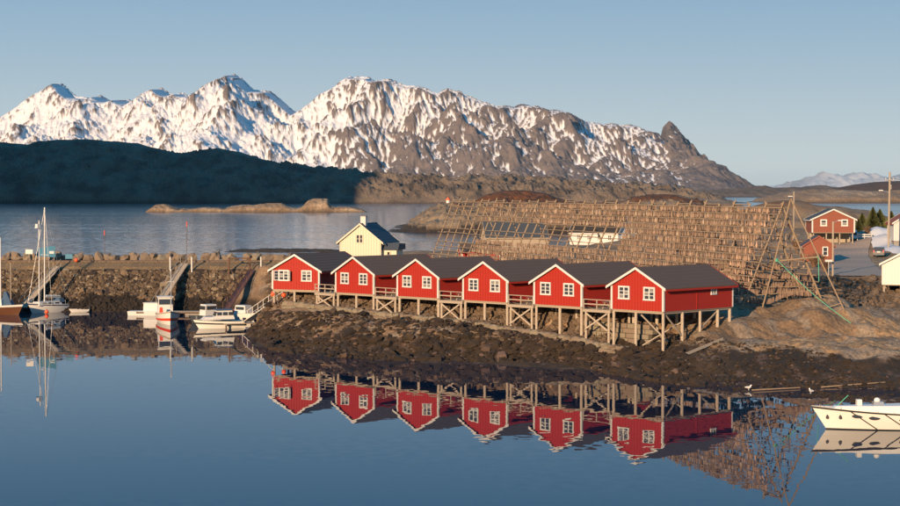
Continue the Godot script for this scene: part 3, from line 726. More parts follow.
# walls, roof, trims of a gabled house; returns nothing, everything becomes children of o
func gabled(o: Node, w: float, length: float, eave: float, rise: float, wall: Material, side: Material, trim: Material, roof: Material, fascia: Material, over := 0.5, rake := 0.3, corner := 0.17) -> void:
	part(o, "gable_wall", gable_wall(w, eave, rise, 0.0, 1.0), wall)
	part(o, "gable_wall", gable_wall(w, eave, rise, -length, -1.0), wall)
	part(o, "side_wall", lap_wall(w / 2, 0, -length, eave, 1.0), side)
	part(o, "side_wall", lap_wall(-w / 2, 0, -length, eave, -1.0), side)
	pbox(o, "floor_frame", Vector3(0, -0.05, -length / 2), Vector3(w - 0.06, 0.1, length - 0.06), M.timber)
	for s in [-1, 1]:
		for z in [0.0, -length]:
			pbox(o, "corner_board", Vector3(s * (w / 2 - corner / 2 + 0.03), eave / 2, z + (0.045 if z == 0 else -0.045)), Vector3(corner, eave, 0.04), trim)
			pbox(o, "corner_board", Vector3(s * (w / 2 + 0.07), eave / 2, z + (-corner / 2 + 0.065 if z == 0 else corner / 2 - 0.065)), Vector3(0.04, eave, corner), trim)
	var slope := rise / (w / 2)
	var e := Vector2(w / 2 + over, eave - over * slope)
	var th := 0.14
	for s in [-1, 1]:
		var mb := MB.new()
		var z0 := rake
		var z1 := -length - rake
		var p := []
		for y in [0.02, th + 0.02]:
			var q := [Vector3(0, eave + rise + y, z0), Vector3(s * e.x, e.y + y, z0), Vector3(s * e.x, e.y + y, z1), Vector3(0, eave + rise + y, z1)]
			if s < 0: q.reverse()
			p.append_array(q)
		mb.hexa(p)
		# overlapping felt strips, each lying on the one below it
		var rows := 7
		for r in rows:
			var t0 := r / float(rows)
			var t1 := (r + 1) / float(rows)
			var a := Vector3(s * e.x * t0, lerpf(eave + rise, e.y, t0) + th + 0.03, 0)
			var b := Vector3(s * e.x * t1, lerpf(eave + rise, e.y, t1) + th + 0.055, 0)
			var dz0 := Vector3(0, 0, z0 - 0.01)
			var dz1 := Vector3(0, 0, z1 + 0.01)
			if s > 0: mb.quad(a + dz0, b + dz0, b + dz1, a + dz1)
			else: mb.quad(b + dz0, a + dz0, a + dz1, b + dz1)
			mb.quad(b + dz0, b + dz0 - Vector3(0, 0.03, 0), b + dz1 - Vector3(0, 0.03, 0), b + dz1)
		part(o, "roof_slope", mb.mesh(), roof)
		for f in [[rake + 0.03, 1], [-length - rake - 0.03, -1]]:
			var bb := MB.new()
			var z: float = f[0]
			var wd := 0.26
			var q := []
			for y in [0, 1]:
				var top0 := eave + rise + th + 0.06 - (0.0 if y else wd)
				var top1 := e.y + th + 0.06 - (0.0 if y else wd)
				var r := [Vector3(0, top0, z + 0.025), Vector3(s * (e.x + 0.02), top1, z + 0.025), Vector3(s * (e.x + 0.02), top1, z - 0.025), Vector3(0, top0, z - 0.025)]
				if s < 0: r.reverse()
				q.append_array(r)
			bb.hexa(q)
			part(o, "bargeboard", bb.mesh(), trim if f[1] > 0 or fascia != M.red_side else fascia)
		pbox(o, "fascia_board", Vector3(s * (e.x + 0.02), e.y - 0.02, -length / 2), Vector3(0.04, 0.20, length + rake * 2 - 0.1), fascia)
	var rc := MB.new()
	rc.hexa([Vector3(-0.16, eave + rise + th - 0.05, rake), Vector3(0.16, eave + rise + th - 0.05, rake), Vector3(0.16, eave + rise + th - 0.05, -length - rake), Vector3(-0.16, eave + rise + th - 0.05, -length - rake),
		Vector3(-0.03, eave + rise + th + 0.07, rake - 0.002), Vector3(0.03, eave + rise + th + 0.07, rake - 0.002), Vector3(0.03, eave + rise + th + 0.07, -length - rake + 0.002), Vector3(-0.03, eave + rise + th + 0.07, -length - rake + 0.002)])
	part(o, "ridge_cap", rc.mesh(), roof)

func stilt(o: Node3D, local: Vector3, r: float, mat: Material) -> void:   # from under the floor down into the ground
	var w := o.transform * local
	var g := gy(w.x, -w.z)
	if g > o.position.y - 0.35: return
	pole(o, "stilt", Vector3(local.x, -0.2, local.z), Vector3(local.x, g - 0.4 - o.position.y, local.z), r, mat)

const FLOOR := 5.53
const CAB := [[-18.94, 220.9], [-11.3, 213.2], [-3.7, 205.5], [3.85, 197.9], [11.4, 190.2], [19.0, 182.5]]
const TURN := -0.7906

func cabins() -> void:
	var labels := ["red stilt cabin with open white casements, end of the row beside the breakwater",
		"red stilt cabin, second in the row counted from the breakwater",
		"red stilt cabin third in the row counted from the breakwater",
		"red stilt cabin fourth in the row counted from the breakwater",
		"red stilt cabin, fifth in the row counted from the breakwater",
		"red cabin on tall posts ending the row, its long side wall bare"]
	for k in 6:
		var turn := TURN if k else -0.475
		var o := thing("red_cabin", V(CAB[k][0], FLOOR, CAB[k][1]), turn, labels[k], "cabin", "row of red stilt cabins")
		gabled(o, 6.75, 11.5, 2.42, 1.78, M.red, M.red_side, M.white, M.roof if k != 1 else M.roof, M.red_side)
		for s in [-1, 1]: window(o, Vector3(s * 1.65 - 0.04, 1.73, 0.03), 1.48, 1.38, 0.0, 2, 3, M.white)
		if k == 0:
			for s in [-1, 1]:
				var sh := Node3D.new()
				sh.name = "open_casement"
				o.add_child(sh, true)
				sh.position = Vector3(-1.69 + s * 0.72, 1.73, 0.1); 
				sh.rotation.y = -s * 0.75
				pbox(sh, "frame", Vector3(s * 0.3, 0.58, 0), Vector3(0.62, 0.09, 0.05), M.white)
				pbox(sh, "frame", Vector3(s * 0.3, -0.58, 0), Vector3(0.62, 0.09, 0.05), M.white)
				for e in [0.03, 0.57]: pbox(sh, "frame", Vector3(s * e, 0, 0), Vector3(0.09, 1.08, 0.05), M.white)
				for j in 3: pbox(sh, "pane", Vector3(s * 0.3, -0.36 + j * 0.36, 0), Vector3(0.44, 0.32, 0.015), M.glass)
				for j in 2: pbox(sh, "glazing_bar", Vector3(s * 0.3, -0.18 + j * 0.36, 0.004), Vector3(0.45, 0.05, 0.03), M.white)
		if k == 5:
			window(o, Vector3(3.375 + 0.04, 1.82, -8.2), 0.95, 0.85, PI / 2, 2, 1, M.white, 0.14)
			pbox(o, "batten", Vector3(3.375 + 0.06, 1.2, -5.4), Vector3(0.05, 2.36, 0.09), M.red)
		else:
			window(o, Vector3(3.375 + 0.04, 1.6, -8.6), 1.0, 1.1, PI / 2, 2, 2, M.white, 0.14)
			pbox(o, "door", Vector3(3.375 + 0.05, 1.0, -6.2), Vector3(0.06, 2.0, 0.95), M.red)
		var rows := [-0.18, -3.35, -6.2, -9.2, -11.3]
		for z in rows:
			for x in [-3.2, -0.15 + rng.randf_range(-0.3, 0.4), 3.2]:
				stilt(o, Vector3(x + rng.randf_range(-0.06, 0.06), 0, z), rng.randf_range(0.15, 0.19), M.stilt)
		pbox(o, "sill_beam", Vector3(0, -0.19, -0.25), Vector3(6.6, 0.17, 0.2), M.timber)
		for x in [-3.2, 3.2]: pbox(o, "sill_beam", Vector3(x * 0.98, -0.192, -5.8), Vector3(0.2, 0.17, 10.9), M.timber)
		if k == 5:
			beam(o, "brace", Vector3(0.2, -0.45, -0.4), Vector3(3.0, -3.1, -1.2), 0.12, 0.12, M.timber)
			beam(o, "brace", Vector3(3.2, -1.2, -3.2), Vector3(0.3, -3.6, -0.5), 0.12, 0.12, M.timber)
			beam(o, "brace", Vector3(3.2, -0.4, -0.6), Vector3(3.2, -2.6, -3.2), 0.12, 0.12, M.timber)
			beam(o, "brace", Vector3(3.2, -0.5, -8.9), Vector3(3.2, -2.0, -6.3), 0.12, 0.12, M.timber)

func decks() -> void:
	var where := ["between the first and second cabins from the breakwater", "between the second and third cabins from the breakwater", "between the third and fourth cabins from the breakwater", "between the fourth and fifth cabins from the breakwater", "between the two cabins at the tall-post end"]
	for k in 5:
		var a: Array = CAB[k]
		var b: Array = CAB[k + 1]
		var o := thing("timber_deck", V((a[0] + b[0]) / 2, FLOOR - 0.2, (a[1] + b[1]) / 2), TURN, "grey timber deck with a rail, " + where[k], "deck", "decks between the cabins")
		var w := 3.75
		var pl := MB.new()
		for i in 26: pl.box(Vector3(0, -0.02 + rng.randf_range(-0.006, 0.006), -0.15 - i * 0.2), Vector3(w, 0.05, 0.185))
		part(o, "planking", pl.mesh(), M.timber)
		pbox(o, "edge_board", Vector3(0, -0.16, 0.0), Vector3(w, 0.24, 0.06), M.timber)
		pbox(o, "joist", Vector3(0, -0.16, -4.9), Vector3(w, 0.2, 0.12), M.timber)
		for s in [-1, 1]: pbox(o, "joist", Vector3(s * (w / 2 - 0.1), -0.16, -2.5), Vector3(0.12, 0.2, 4.7), M.timber)
		var feet := []
		for s in [-1, 1]:
			for z in [-0.12, -3.4]:
				var wp := o.transform * Vector3(s * 1.55, 0, z)
				var g := gy(wp.x, -wp.z) - 0.3 - o.position.y
				if g > -0.4: continue
				pole(o, "post", Vector3(s * 1.55, -0.08, z), Vector3(s * 1.55, g, z), 0.14, M.stilt)
				if z > -1: feet.append(g)
		if feet.size() == 2:
			beam(o, "brace", Vector3(-1.5, -0.35, 0.05), Vector3(1.5, maxf(feet[1] + 0.5, -2.1), 0.05), 0.16, 0.07, M.stilt)
			beam(o, "brace", Vector3(1.5, -0.35, 0.13), Vector3(-1.5, maxf(feet[0] + 0.5, -2.1), 0.13), 0.16, 0.07, M.stilt)
		for x in [-1.8, 0.0, 1.8]: pbox(o, "rail_post", Vector3(x, 0.5, -0.04), Vector3(0.1, 1.0, 0.1), M.timber)
		pbox(o, "rail", Vector3(0, 1.03, -0.04), Vector3(w, 0.07, 0.14), M.timber)
		pbox(o, "rail", Vector3(0, 0.55, -0.01), Vector3(w, 0.12, 0.04), M.timber)
		# picnic table
		var t := thing("picnic_table", o.transform * Vector3(0.75, 0.015, -1.4), TURN + 0.12, "picnic table on the deck " + where[k], "picnic table", "picnic tables on the decks")
		for i in 4: pbox(t, "table_plank", Vector3(0, 0.74, -0.29 + i * 0.19), Vector3(1.7, 0.045, 0.175), M.timber)
		for s in [-1, 1]:
			pbox(t, "bench", Vector3(0, 0.44, s * 0.72), Vector3(1.7, 0.045, 0.26), M.timber)
			for e in [-1, 1]: beam(t, "leg", Vector3(e * 0.6, 0.72, s * 0.2), Vector3(e * 0.6, 0.0, s * 0.68), 0.09, 0.05, M.timber)
			pbox(t, "leg_rail", Vector3(s * 0.65, 0.4, 0), Vector3(0.04, 0.1, 1.6), M.timber)

func quay_wall() -> void:   # low wall of pale blocks along the front of the posts
	var o := thing("stone_wall", V(-4, 2.6, 204), 0, "low wall of pale rough stone blocks along the foot of the cabin posts", "stone wall")
	var inv := o.transform.affine_inverse()
	for k in 5:
		for i in 11:
			var f := i / 11.0
			var px: float = lerpf(CAB[k][0], CAB[k + 1][0], f) - 0.711 * 1.3
			var pd: float = lerpf(CAB[k][1], CAB[k + 1][1], f) - 0.703 * 1.3
			for c in 2:
				var s := Vector3(rng.randf_range(0.8, 1.25), rng.randf_range(0.45, 0.65), rng.randf_range(0.7, 1.0))
				var m := part(o, "stone", rock_meshes[rng.randi() % 4], M.stone_pale if rng.randf() < 0.7 else M.stone)
				var y := gh(px, pd) - 0.25 + c * 0.5
				m.transform = inv * Transform3D(Basis(Vector3.UP, TURN + rng.randf_range(-0.12, 0.12)) * Basis.from_scale(s * 1.15), V(px - 0.711 * 0.25 * (1 - c) + rng.randf_range(-0.1, 0.1), y, pd - 0.703 * 0.25 * (1 - c)))
	# squared blocks behind the tall posts of the end cabin
	var w := thing("block_wall", V(17.5, 2.0, 186.5), TURN, "wall of squared stone blocks behind the tall posts of the end cabin", "stone wall")
	for r in 5:
		for i in 9:
			var sz := Vector3(rng.randf_range(0.85, 1.0), 0.46, 0.8)
			pbox(w, "stone", Vector3(-4.4 + i * 1.0 + (0.4 if r % 2 else 0.0), -0.3 + r * 0.5, -r * 0.12 + rng.randf_range(-0.08, 0.08)), sz, M.stone_pale if rng.randf() < 0.6 else M.stone, Basis(Vector3.UP, rng.randf_range(-0.06, 0.06)))

func shore_rocks() -> void:
	var bank := []
	for i in 6000:   # broken rock under and behind the cabins
		var k := rng.randf_range(-0.9, 4.75)
		var px := -18.94 + 7.588 * k
		var pd := 220.9 - 7.68 * k
		var b := rng.randf_range(-1.0, 7.5)
		px += 0.711 * b; pd += 0.703 * b
		var s := rng.randf_range(0.25, 0.62) * (1.3 if rng.randf() < 0.15 else 1.0)
		var g := rng.randf_range(0.6, 1.15)
		bank.append([Transform3D(rock_basis(Vector3(s * 1.2, s * 0.85, s)), V(px, gy(px, pd) + s * 0.12, pd)), Color(0.27, 0.185, 0.12) * g])
	for i in 1500:   # rubble between the breakwater and the end cabin
		var px := rng.randf_range(-27, -18)
		var pd := rng.randf_range(224, 268)
		var h := gh(px, pd)
		if h < -0.3: continue
		var s := rng.randf_range(0.3, 0.75)
		var g := rng.randf_range(0.45, 1.15)
		bank.append([Transform3D(rock_basis(Vector3(s * 1.25, s * 0.85, s)), V(px, gy(px, pd) + s * 0.12, pd)), (Color(0.25, 0.172, 0.11) if h > 1.8 else Color(0.05, 0.033, 0.02)) * g])
	scatter(self, "bank_rocks", bank, M.rocks)
	var weed := []
	for i in 12000:   # tidal rocks under seaweed
		var k := rng.randf() * 15.6
		var i0 := int(k)
		var f := k - i0
		var px: float = lerpf(SHORE[i0][0], SHORE[i0 + 1][0], f)
		var pd: float = lerpf(SHORE[i0][1], SHORE[i0 + 1][1], f)
		var b := pow(rng.randf(), 1.3) * 24.0 - 1.0
		px += b * (0.35 if k < 9 else 0.1); pd += b * 0.9
		var h := gh(px, pd)
		if h > 3.4 or h < -0.5: continue
		if px > 23 and h > 0.9 and rng.randf() < 0.3: continue
		var s := rng.randf_range(0.14, 0.5) * (2.2 if rng.randf() < 0.07 else 1.0)
		if px > 23: s *= 0.5
		var g := rng.randf_range(0.6, 1.3)
		var c := Color(0.052, 0.031, 0.016) * g
		if rng.randf() < 0.07: c = Color(0.20, 0.125, 0.09) * g
		elif h > 1.5 and rng.randf() < 0.25: c = Color(0.15, 0.10, 0.06) * g
		weed.append([Transform3D(rock_basis(Vector3(s * 1.5, s * 0.7, s * 1.1)), V(px, gy(px, pd) + s * 0.06, pd)), c])
	scatter(self, "seaweed_rocks", weed, M.rocks)
	var hollow := []
	for i in 1500:
		var px := rng.randf_range(40, 66)
		var pd := rng.randf_range(206, 247)
		var s := rng.randf_range(0.3, 1.1)
		var h := gh(px, pd)
		if h < 3.0 or h > 5.75: continue
		var g := rng.randf_range(0.5, 1.2)
		hollow.append([Transform3D(rock_basis(Vector3(s * 1.3, s * 0.8, s)), V(px, gy(px, pd) + s * 0.1, pd)), Color(0.25, 0.175, 0.115) * g])
	scatter(self, "hollow_rocks", hollow, M.rocks)

func breakwater() -> void:
	var o := thing("breakwater", V(-70, 0, 272), 0, "long rubble breakwater with a path on top and boulders along its crest", "breakwater")
	var prof := [[-15.0, -1.5], [-9.0, 0.0], [-2.2, 5.9], [-1.6, 6.3], [0.0, 6.95], [0.0, 7.0], [4.6, 7.05], [6.0, 6.8], [14.0, 0.0], [18.0, -1.5]]
	var mb := MB.new()
	mb.tint = true
	var x0 := -60.0
	var x1 := 47.0
	var n := 90
	for i in n:
		for j in prof.size() - 1:
			var p := []
			for q in [[i, j], [i + 1, j], [i + 1, j + 1], [i, j + 1]]:
				var x := lerpf(x0, x1, q[0] / float(n))
				var a: Array = prof[q[1]]
				var w := 0.5 if q[1] in [1, 2, 3] else 0.0
				p.append(Vector3(x, a[1] + w * 0.5 * nz.get_noise_2d(x * 2, q[1] * 9), -a[0] + w * nz2.get_noise_2d(x * 2.4, q[1] * 9)))
			var r := nz.get_noise_2d(i * 3.0, j * 9.0)
			mb.col = Color(0.05, 0.035, 0.025) if j < 2 else Color(0.34, 0.225, 0.11).lerp(Color(0.24, 0.17, 0.10), clampf(0.5 + r, 0, 1))
			if j == 5: mb.col = Color(0.30, 0.235, 0.17)
			mb.quad(p[0], p[1], p[2], p[3])
	part(o, "embankment", mb.mesh(), M.ground)
	for i in 27: pbox(o, "kerb_stone", Vector3(-58.0 + i * 3.9, 7.08, -0.25), Vector3(3.8, 0.2, 0.4), M.timber_dark)
	var x := -59.0
	while x < 45.5:
		var s := Vector3(rng.randf_range(1.2, 2.2), rng.randf_range(1.0, 1.9), rng.randf_range(1.1, 1.8))
		var m := part(o, "boulder", rock_meshes[rng.randi() % 4], M.stone if rng.randf() < 0.75 else M.stone_pale)
		m.transform = Transform3D(rock_basis(s), Vector3(x, 7.0 + s.y * 0.22, -6.0 + rng.randf_range(-0.4, 0.4)))
		x += s.x * rng.randf_range(0.72, 1.15)
	var list := []
	for i in 9500:
		var t := rng.randf()
		var xx := rng.randf_range(-59, 46)
		var y := lerpf(-0.4, 5.7, t)
		var z := lerpf(9.4, 2.35, t)
		var s := rng.randf_range(0.25, 0.7) * (1.5 if rng.randf() < 0.08 else 1.0)
		var g := rng.randf_range(0.4, 1.2)
		var c := Color(0.24, 0.165, 0.10) * g
		if y + nz.get_noise_1d(xx * 2.0) * 1.4 < 2.0: c = Color(0.040, 0.027, 0.018) * g
		elif rng.randf() < 0.12: c = Color(0.42, 0.33, 0.22)
		elif rng.randf() < 0.15: c = Color(0.12, 0.085, 0.06) * g
		list.append([Transform3D(rock_basis(Vector3(s * 1.25, s * 0.9, s)), Vector3(xx, y, z)), c])
	scatter(o, "rubble", list, M.rocks)

# ------------------------------------------------------------------ fish racks
const FRAME_GAP := 4.0
func rack(start: Vector2, dir: Vector2, frames: int, half: float, hgt: float, ridge_y: float, label: String, bare := false) -> Node3D:
	var o := thing("fish_rack", V(start.x, gh(start.x, start.y), start.y), 0, label, "fish rack", "wooden fish drying racks")
	var side := Vector2(-dir.y, dir.x)   # towards the cabins
	if side.x > 0: side = -side
	var inv := o.transform.affine_inverse()
	for f in frames:
		var p := start + dir * FRAME_GAP * f
		var ap := V(p.x, ridge_y + rng.randf_range(-0.15, 0.15), p.y)
		for s in [1, -1]:
			if s < 0 and f > 9 and f % 3: continue
			var q: Vector2 = p + side * half * s + dir * rng.randf_range(-0.25, 0.25)
			var foot := V(q.x, gh(q.x, q.y) - 0.2, q.y)
			var over := ap + (ap - foot).normalized() * rng.randf_range(0.1, 0.45)
			pole(o, "leg", inv * foot, inv * (over + Vector3(rng.randf_range(-0.1, 0.1), 0, s * 0.12)), rng.randf_range(0.085, 0.12), M.rack_pole)
	for r in ROWS:
		if bare and r > 5: break
		for s in [1, -1]:
			var f0 := 0
			while f0 < frames - 1:
				var f1 := mini(f0 + 3, frames - 1)
				if s < 0 and f0 >= 9 and r > 2:
					f0 = f1
					continue
				if not bare and s > 0 and f0 > 17 and r % 3 == 2 and r < 10:
					f0 = f1
					continue
				var e := []
				for f in [f0, f1]: e.append(inv * rail_point(start, dir, side * s, half, ridge_y, f * FRAME_GAP + (-0.5 if f == f0 else 0.5), r))
				pole(o, "rail", e[0] + Vector3(0, rng.randf_range(-0.06, 0.06), 0), e[1] + Vector3(0, rng.randf_range(-0.06, 0.06), 0), rng.randf_range(0.045, 0.065), M.rack_rail)
				f0 = f1
	for f in frames - 1:
		var p0 := start + dir * FRAME_GAP * f
		var p1 := start + dir * FRAME_GAP * (f + 1)
		if f % 2 == 0: pole(o, "ridge_pole", inv * V(p0.x, ridge_y, p0.y), inv * V(p1.x, ridge_y, p1.y), 0.07, M.rack_pole)
	return o

const ROWS := 14
func rail_point(start: Vector2, dir: Vector2, side: Vector2, half: float, ridge_y: float, s: float, r: int) -> Vector3:
	var p := start + dir * s
	var g := gh(p.x, p.y)
	var y := ridge_y - 0.25 - r * 0.745
	var t := (ridge_y - y) / (ridge_y - g)
	var q := p + side * (half * t + 0.28)
	return V(q.x, y, q.y)

func fish_mesh() -> ArrayMesh:   # a headless split fish hanging by its tail
	var mb := MB.new()
	var ys := [0.0, -0.10, -0.24, -0.42, -0.56, -0.62]
	var ws := [0.05, 0.028, 0.062, 0.098, 0.088, 0.03]
	for i in ys.size() - 1:
		var k := 6
		for j in k:
			var a0 := TAU * j / k
			var a1 := TAU * (j + 1) / k
			var q := []
			for e in [[i, a0], [i, a1], [i + 1, a1], [i + 1, a0]]:
				q.append(Vector3(cos(e[1]) * ws[e[0]], ys[e[0]], sin(e[1]) * ws[e[0]] * (0.6 if e[0] else 0.25)))
			mb.quad(q[1], q[0], q[3], q[2])
	return mb.mesh()

func racks() -> void:
	var start := Vector2(36.2, 196.0)
	var dir := Vector2(-0.287, 0.958).normalized()
	var ridge := 16.1
	var half := 5.0
	var o := rack(start, dir, 32, half, 12.0, ridge, "long wooden fish rack hung with rows of drying fish behind the red cabins")
	var side := Vector2(-dir.y, dir.x)
	if side.x > 0: side = -side
	var fm := fish_mesh()
	var fish := []
	for sd in [1, -1]:
		for r in ROWS:
			var s := 0.3
			while s < 123.0:
				s += rng.randf_range(0.15, 0.29)
				var f := s / 124.0
				var keep := 0.0
				var hole := nz.get_noise_2d(s * 1.2, r * 13.0 + sd * 40)
				if f < 0.33: keep = 0.97
				elif f < 0.62: keep = 0.9 if (r > 7 or r < 4) else 0.0
				elif f < 0.82: keep = 0.85 if r > 7 else (0.3 if r < 4 else 0.0)
				else: keep = 0.0
				if r > 11 and f > 0.06: keep = 0.0 if r == 13 else keep * 0.8
				if r < 12 and f < 0.02 and sd > 0: keep = 0.3
				if hole > 0.42: keep *= 0.25
				if sd < 0: keep *= 0.6 if s > 14 or r > 9 else 0.25
				if sd < 0 and f > 0.3: keep *= 0.5 if r < 3 else 0.0
				if rng.randf() > keep: continue
				var p := rail_point(start, dir, side * sd, half, ridge, s, r)
				var sc := rng.randf_range(0.85, 1.15)
				var t := Transform3D(Basis(Vector3.UP, rng.randf() * TAU) * Basis(Vector3.RIGHT, rng.randf_range(-0.12, 0.12)) * Basis.from_scale(Vector3(sc * 1.05, sc * 1.0, sc * 1.05)), p + Vector3(rng.randf_range(-0.04, 0.04), -0.02, 0.07 if rng.randf() < 0.5 else -0.07))
				var g := rng.randf_range(0.38, 1.2)
				var c := Color(0.34, 0.225, 0.155) * g if rng.randf() < 0.8 else Color(0.50, 0.38, 0.28) * g
				fish.append([t, c, sd * 1000 - s])
	# lower rows inside the near end of the rack
	for r in 5:
		for i in 130:
			if rng.randf() < 0.25: continue
			var p := start + dir * (1.0 + r * 1.6) + side * (4.2 - i * 0.064)
			var y := gh(p.x, p.y) + 1.0 + r * 0.85
			fish.append([Transform3D(Basis(Vector3.UP, rng.randf() * TAU), V(p.x, y, p.y)), Color(0.34, 0.225, 0.155) * rng.randf_range(0.45, 1.15), -9999.0])
		var a := start + dir * (1.0 + r * 1.6) + side * 4.3
		var b := start + dir * (1.0 + r * 1.6) - side * 4.3
		pole(o, "cross_rail", o.transform.affine_inverse() * V(a.x, gh(a.x, a.y) + 1.02 + r * 0.85, a.y), o.transform.affine_inverse() * V(b.x, gh(b.x, b.y) + 1.02 + r * 0.85, b.y), 0.05, M.rack_rail)
	# the 300 nearest on the side facing the cabins hang one by one, the rest as a mass
	var front := fish.filter(func(e: Array) -> bool: return e[2] > 500)
	front.sort_custom(func(a: Array, b: Array) -> bool: return a[2] > b[2])
	var single := {}
	var tones := []
	for k in 6: tones.append(mk("fish_%d" % k, Color(0.34, 0.225, 0.155) * [0.45, 0.6, 0.8, 0.95, 1.15, 1.4][k], 0.8))
	for i in 300:
		var e: Array = front[i]
		var n := MeshInstance3D.new()
		n.name = numbered("dried_fish"); n.mesh = fm
		n.material_override = tones[clampi(int((e[1].r / 0.34 - 0.38) / 0.19), 0, 5)]
		n.transform = e[0]
		add_child(n)
		meta(n, "pale brown dried fish hanging near the rope-tied end of the long rack", "fish", "dried fish near the end of the rack")
	var rest := fish.filter(func(e: Array) -> bool: return not (e[2] > 500 and e[2] >= front[299][2]))
	var mm := MultiMesh.new()
	mm.transform_format = MultiMesh.TRANSFORM_3D; mm.use_colors = true; mm.mesh = fm; mm.instance_count = rest.size()
	for i in rest.size():
		mm.set_instance_transform(i, rest[i][0]); mm.set_instance_color(i, rest[i][1])
	var mi := MultiMeshInstance3D.new()
	mi.name = numbered("hanging_fish"); mi.multimesh = mm; mi.material_override = M.fish
	add_child(mi)
	meta(mi, "dense rows of brown dried fish hanging on the long wooden rack", "dried fish", "", "stuff")
	# the near end: leaning props, a cross beam and the green rope
	var inv := o.transform.affine_inverse()
	pole(o, "end_prop", inv * V(34.0, gh(34.0, 196) - 0.2, 196), inv * V(36.9, 16.6, 195.4), 0.085, M.rack_pole)
	pole(o, "end_prop", inv * V(42.6, gh(42.6, 193.5) - 0.2, 193.5), inv * V(37.0, 16.8, 195.6), 0.085, M.rack_pole)
	pole(o, "cross_beam", inv * V(35.2, 10.0, 195.2), inv * V(40.4, 10.5, 195.8), 0.11, M.rack_pole)
	pole(o, "leaning_pole", inv * V(40.2, gh(40.2, 194) + 0.0, 194), inv * V(42.6, 5.6, 194.5), 0.07, M.rack_pole)
	var rope := thing("green_rope", V(35.4, 10.1, 194.9), 0, "bright green rope running from the rack's cross beam down to the bare rock", "rope")
	var ri := rope.transform.affine_inverse()
	var a := V(35.4, 10.2, 194.9)
	var b := V(42.6, gh(42.6, 191) + 0.15, 191)
	var mb := MB.new()
	for i in 12:
		var p0 := a.lerp(b, i / 12.0) - Vector3(0, sin(PI * i / 12.0) * 0.35, 0)
		var p1 := a.lerp(b, (i + 1) / 12.0) - Vector3(0, sin(PI * (i + 1) / 12.0) * 0.35, 0)
		mb.tube(ri * p0, ri * p1, 0.035, 0.035, 5, false)
	part(rope, "line", mb.mesh(), M.rope_green)
	var kn := MB.new()
	kn.box(Vector3(0, 0.05, 0.0), Vector3(0.26, 0.3, 0.2), Basis(Vector3(0.3, 1, 0.2).normalized(), 0.7))
	part(rope, "knot", kn.mesh(), M.rope_green)
	var r2 := thing("green_rope", V(40.0, 10.4, 195.4), 0, "short green rope end dangling from the far end of the cross beam", "rope")
	var m2 := MB.new()
	m2.tube(Vector3(0, 0, 0), Vector3(0.05, -2.6, 0.1), 0.04, 0.04, 5)
	part(r2, "line", m2.mesh(), M.rope_green)
	var m3 := MB.new()
	m3.box(Vector3(0, 0.1, 0), Vector3(0.22, 0.3, 0.18), Basis(Vector3(0.3, 1, 0.2).normalized(), 0.4))
	part(r2, "knot", m3.mesh(), M.rope_green)
#MORE2

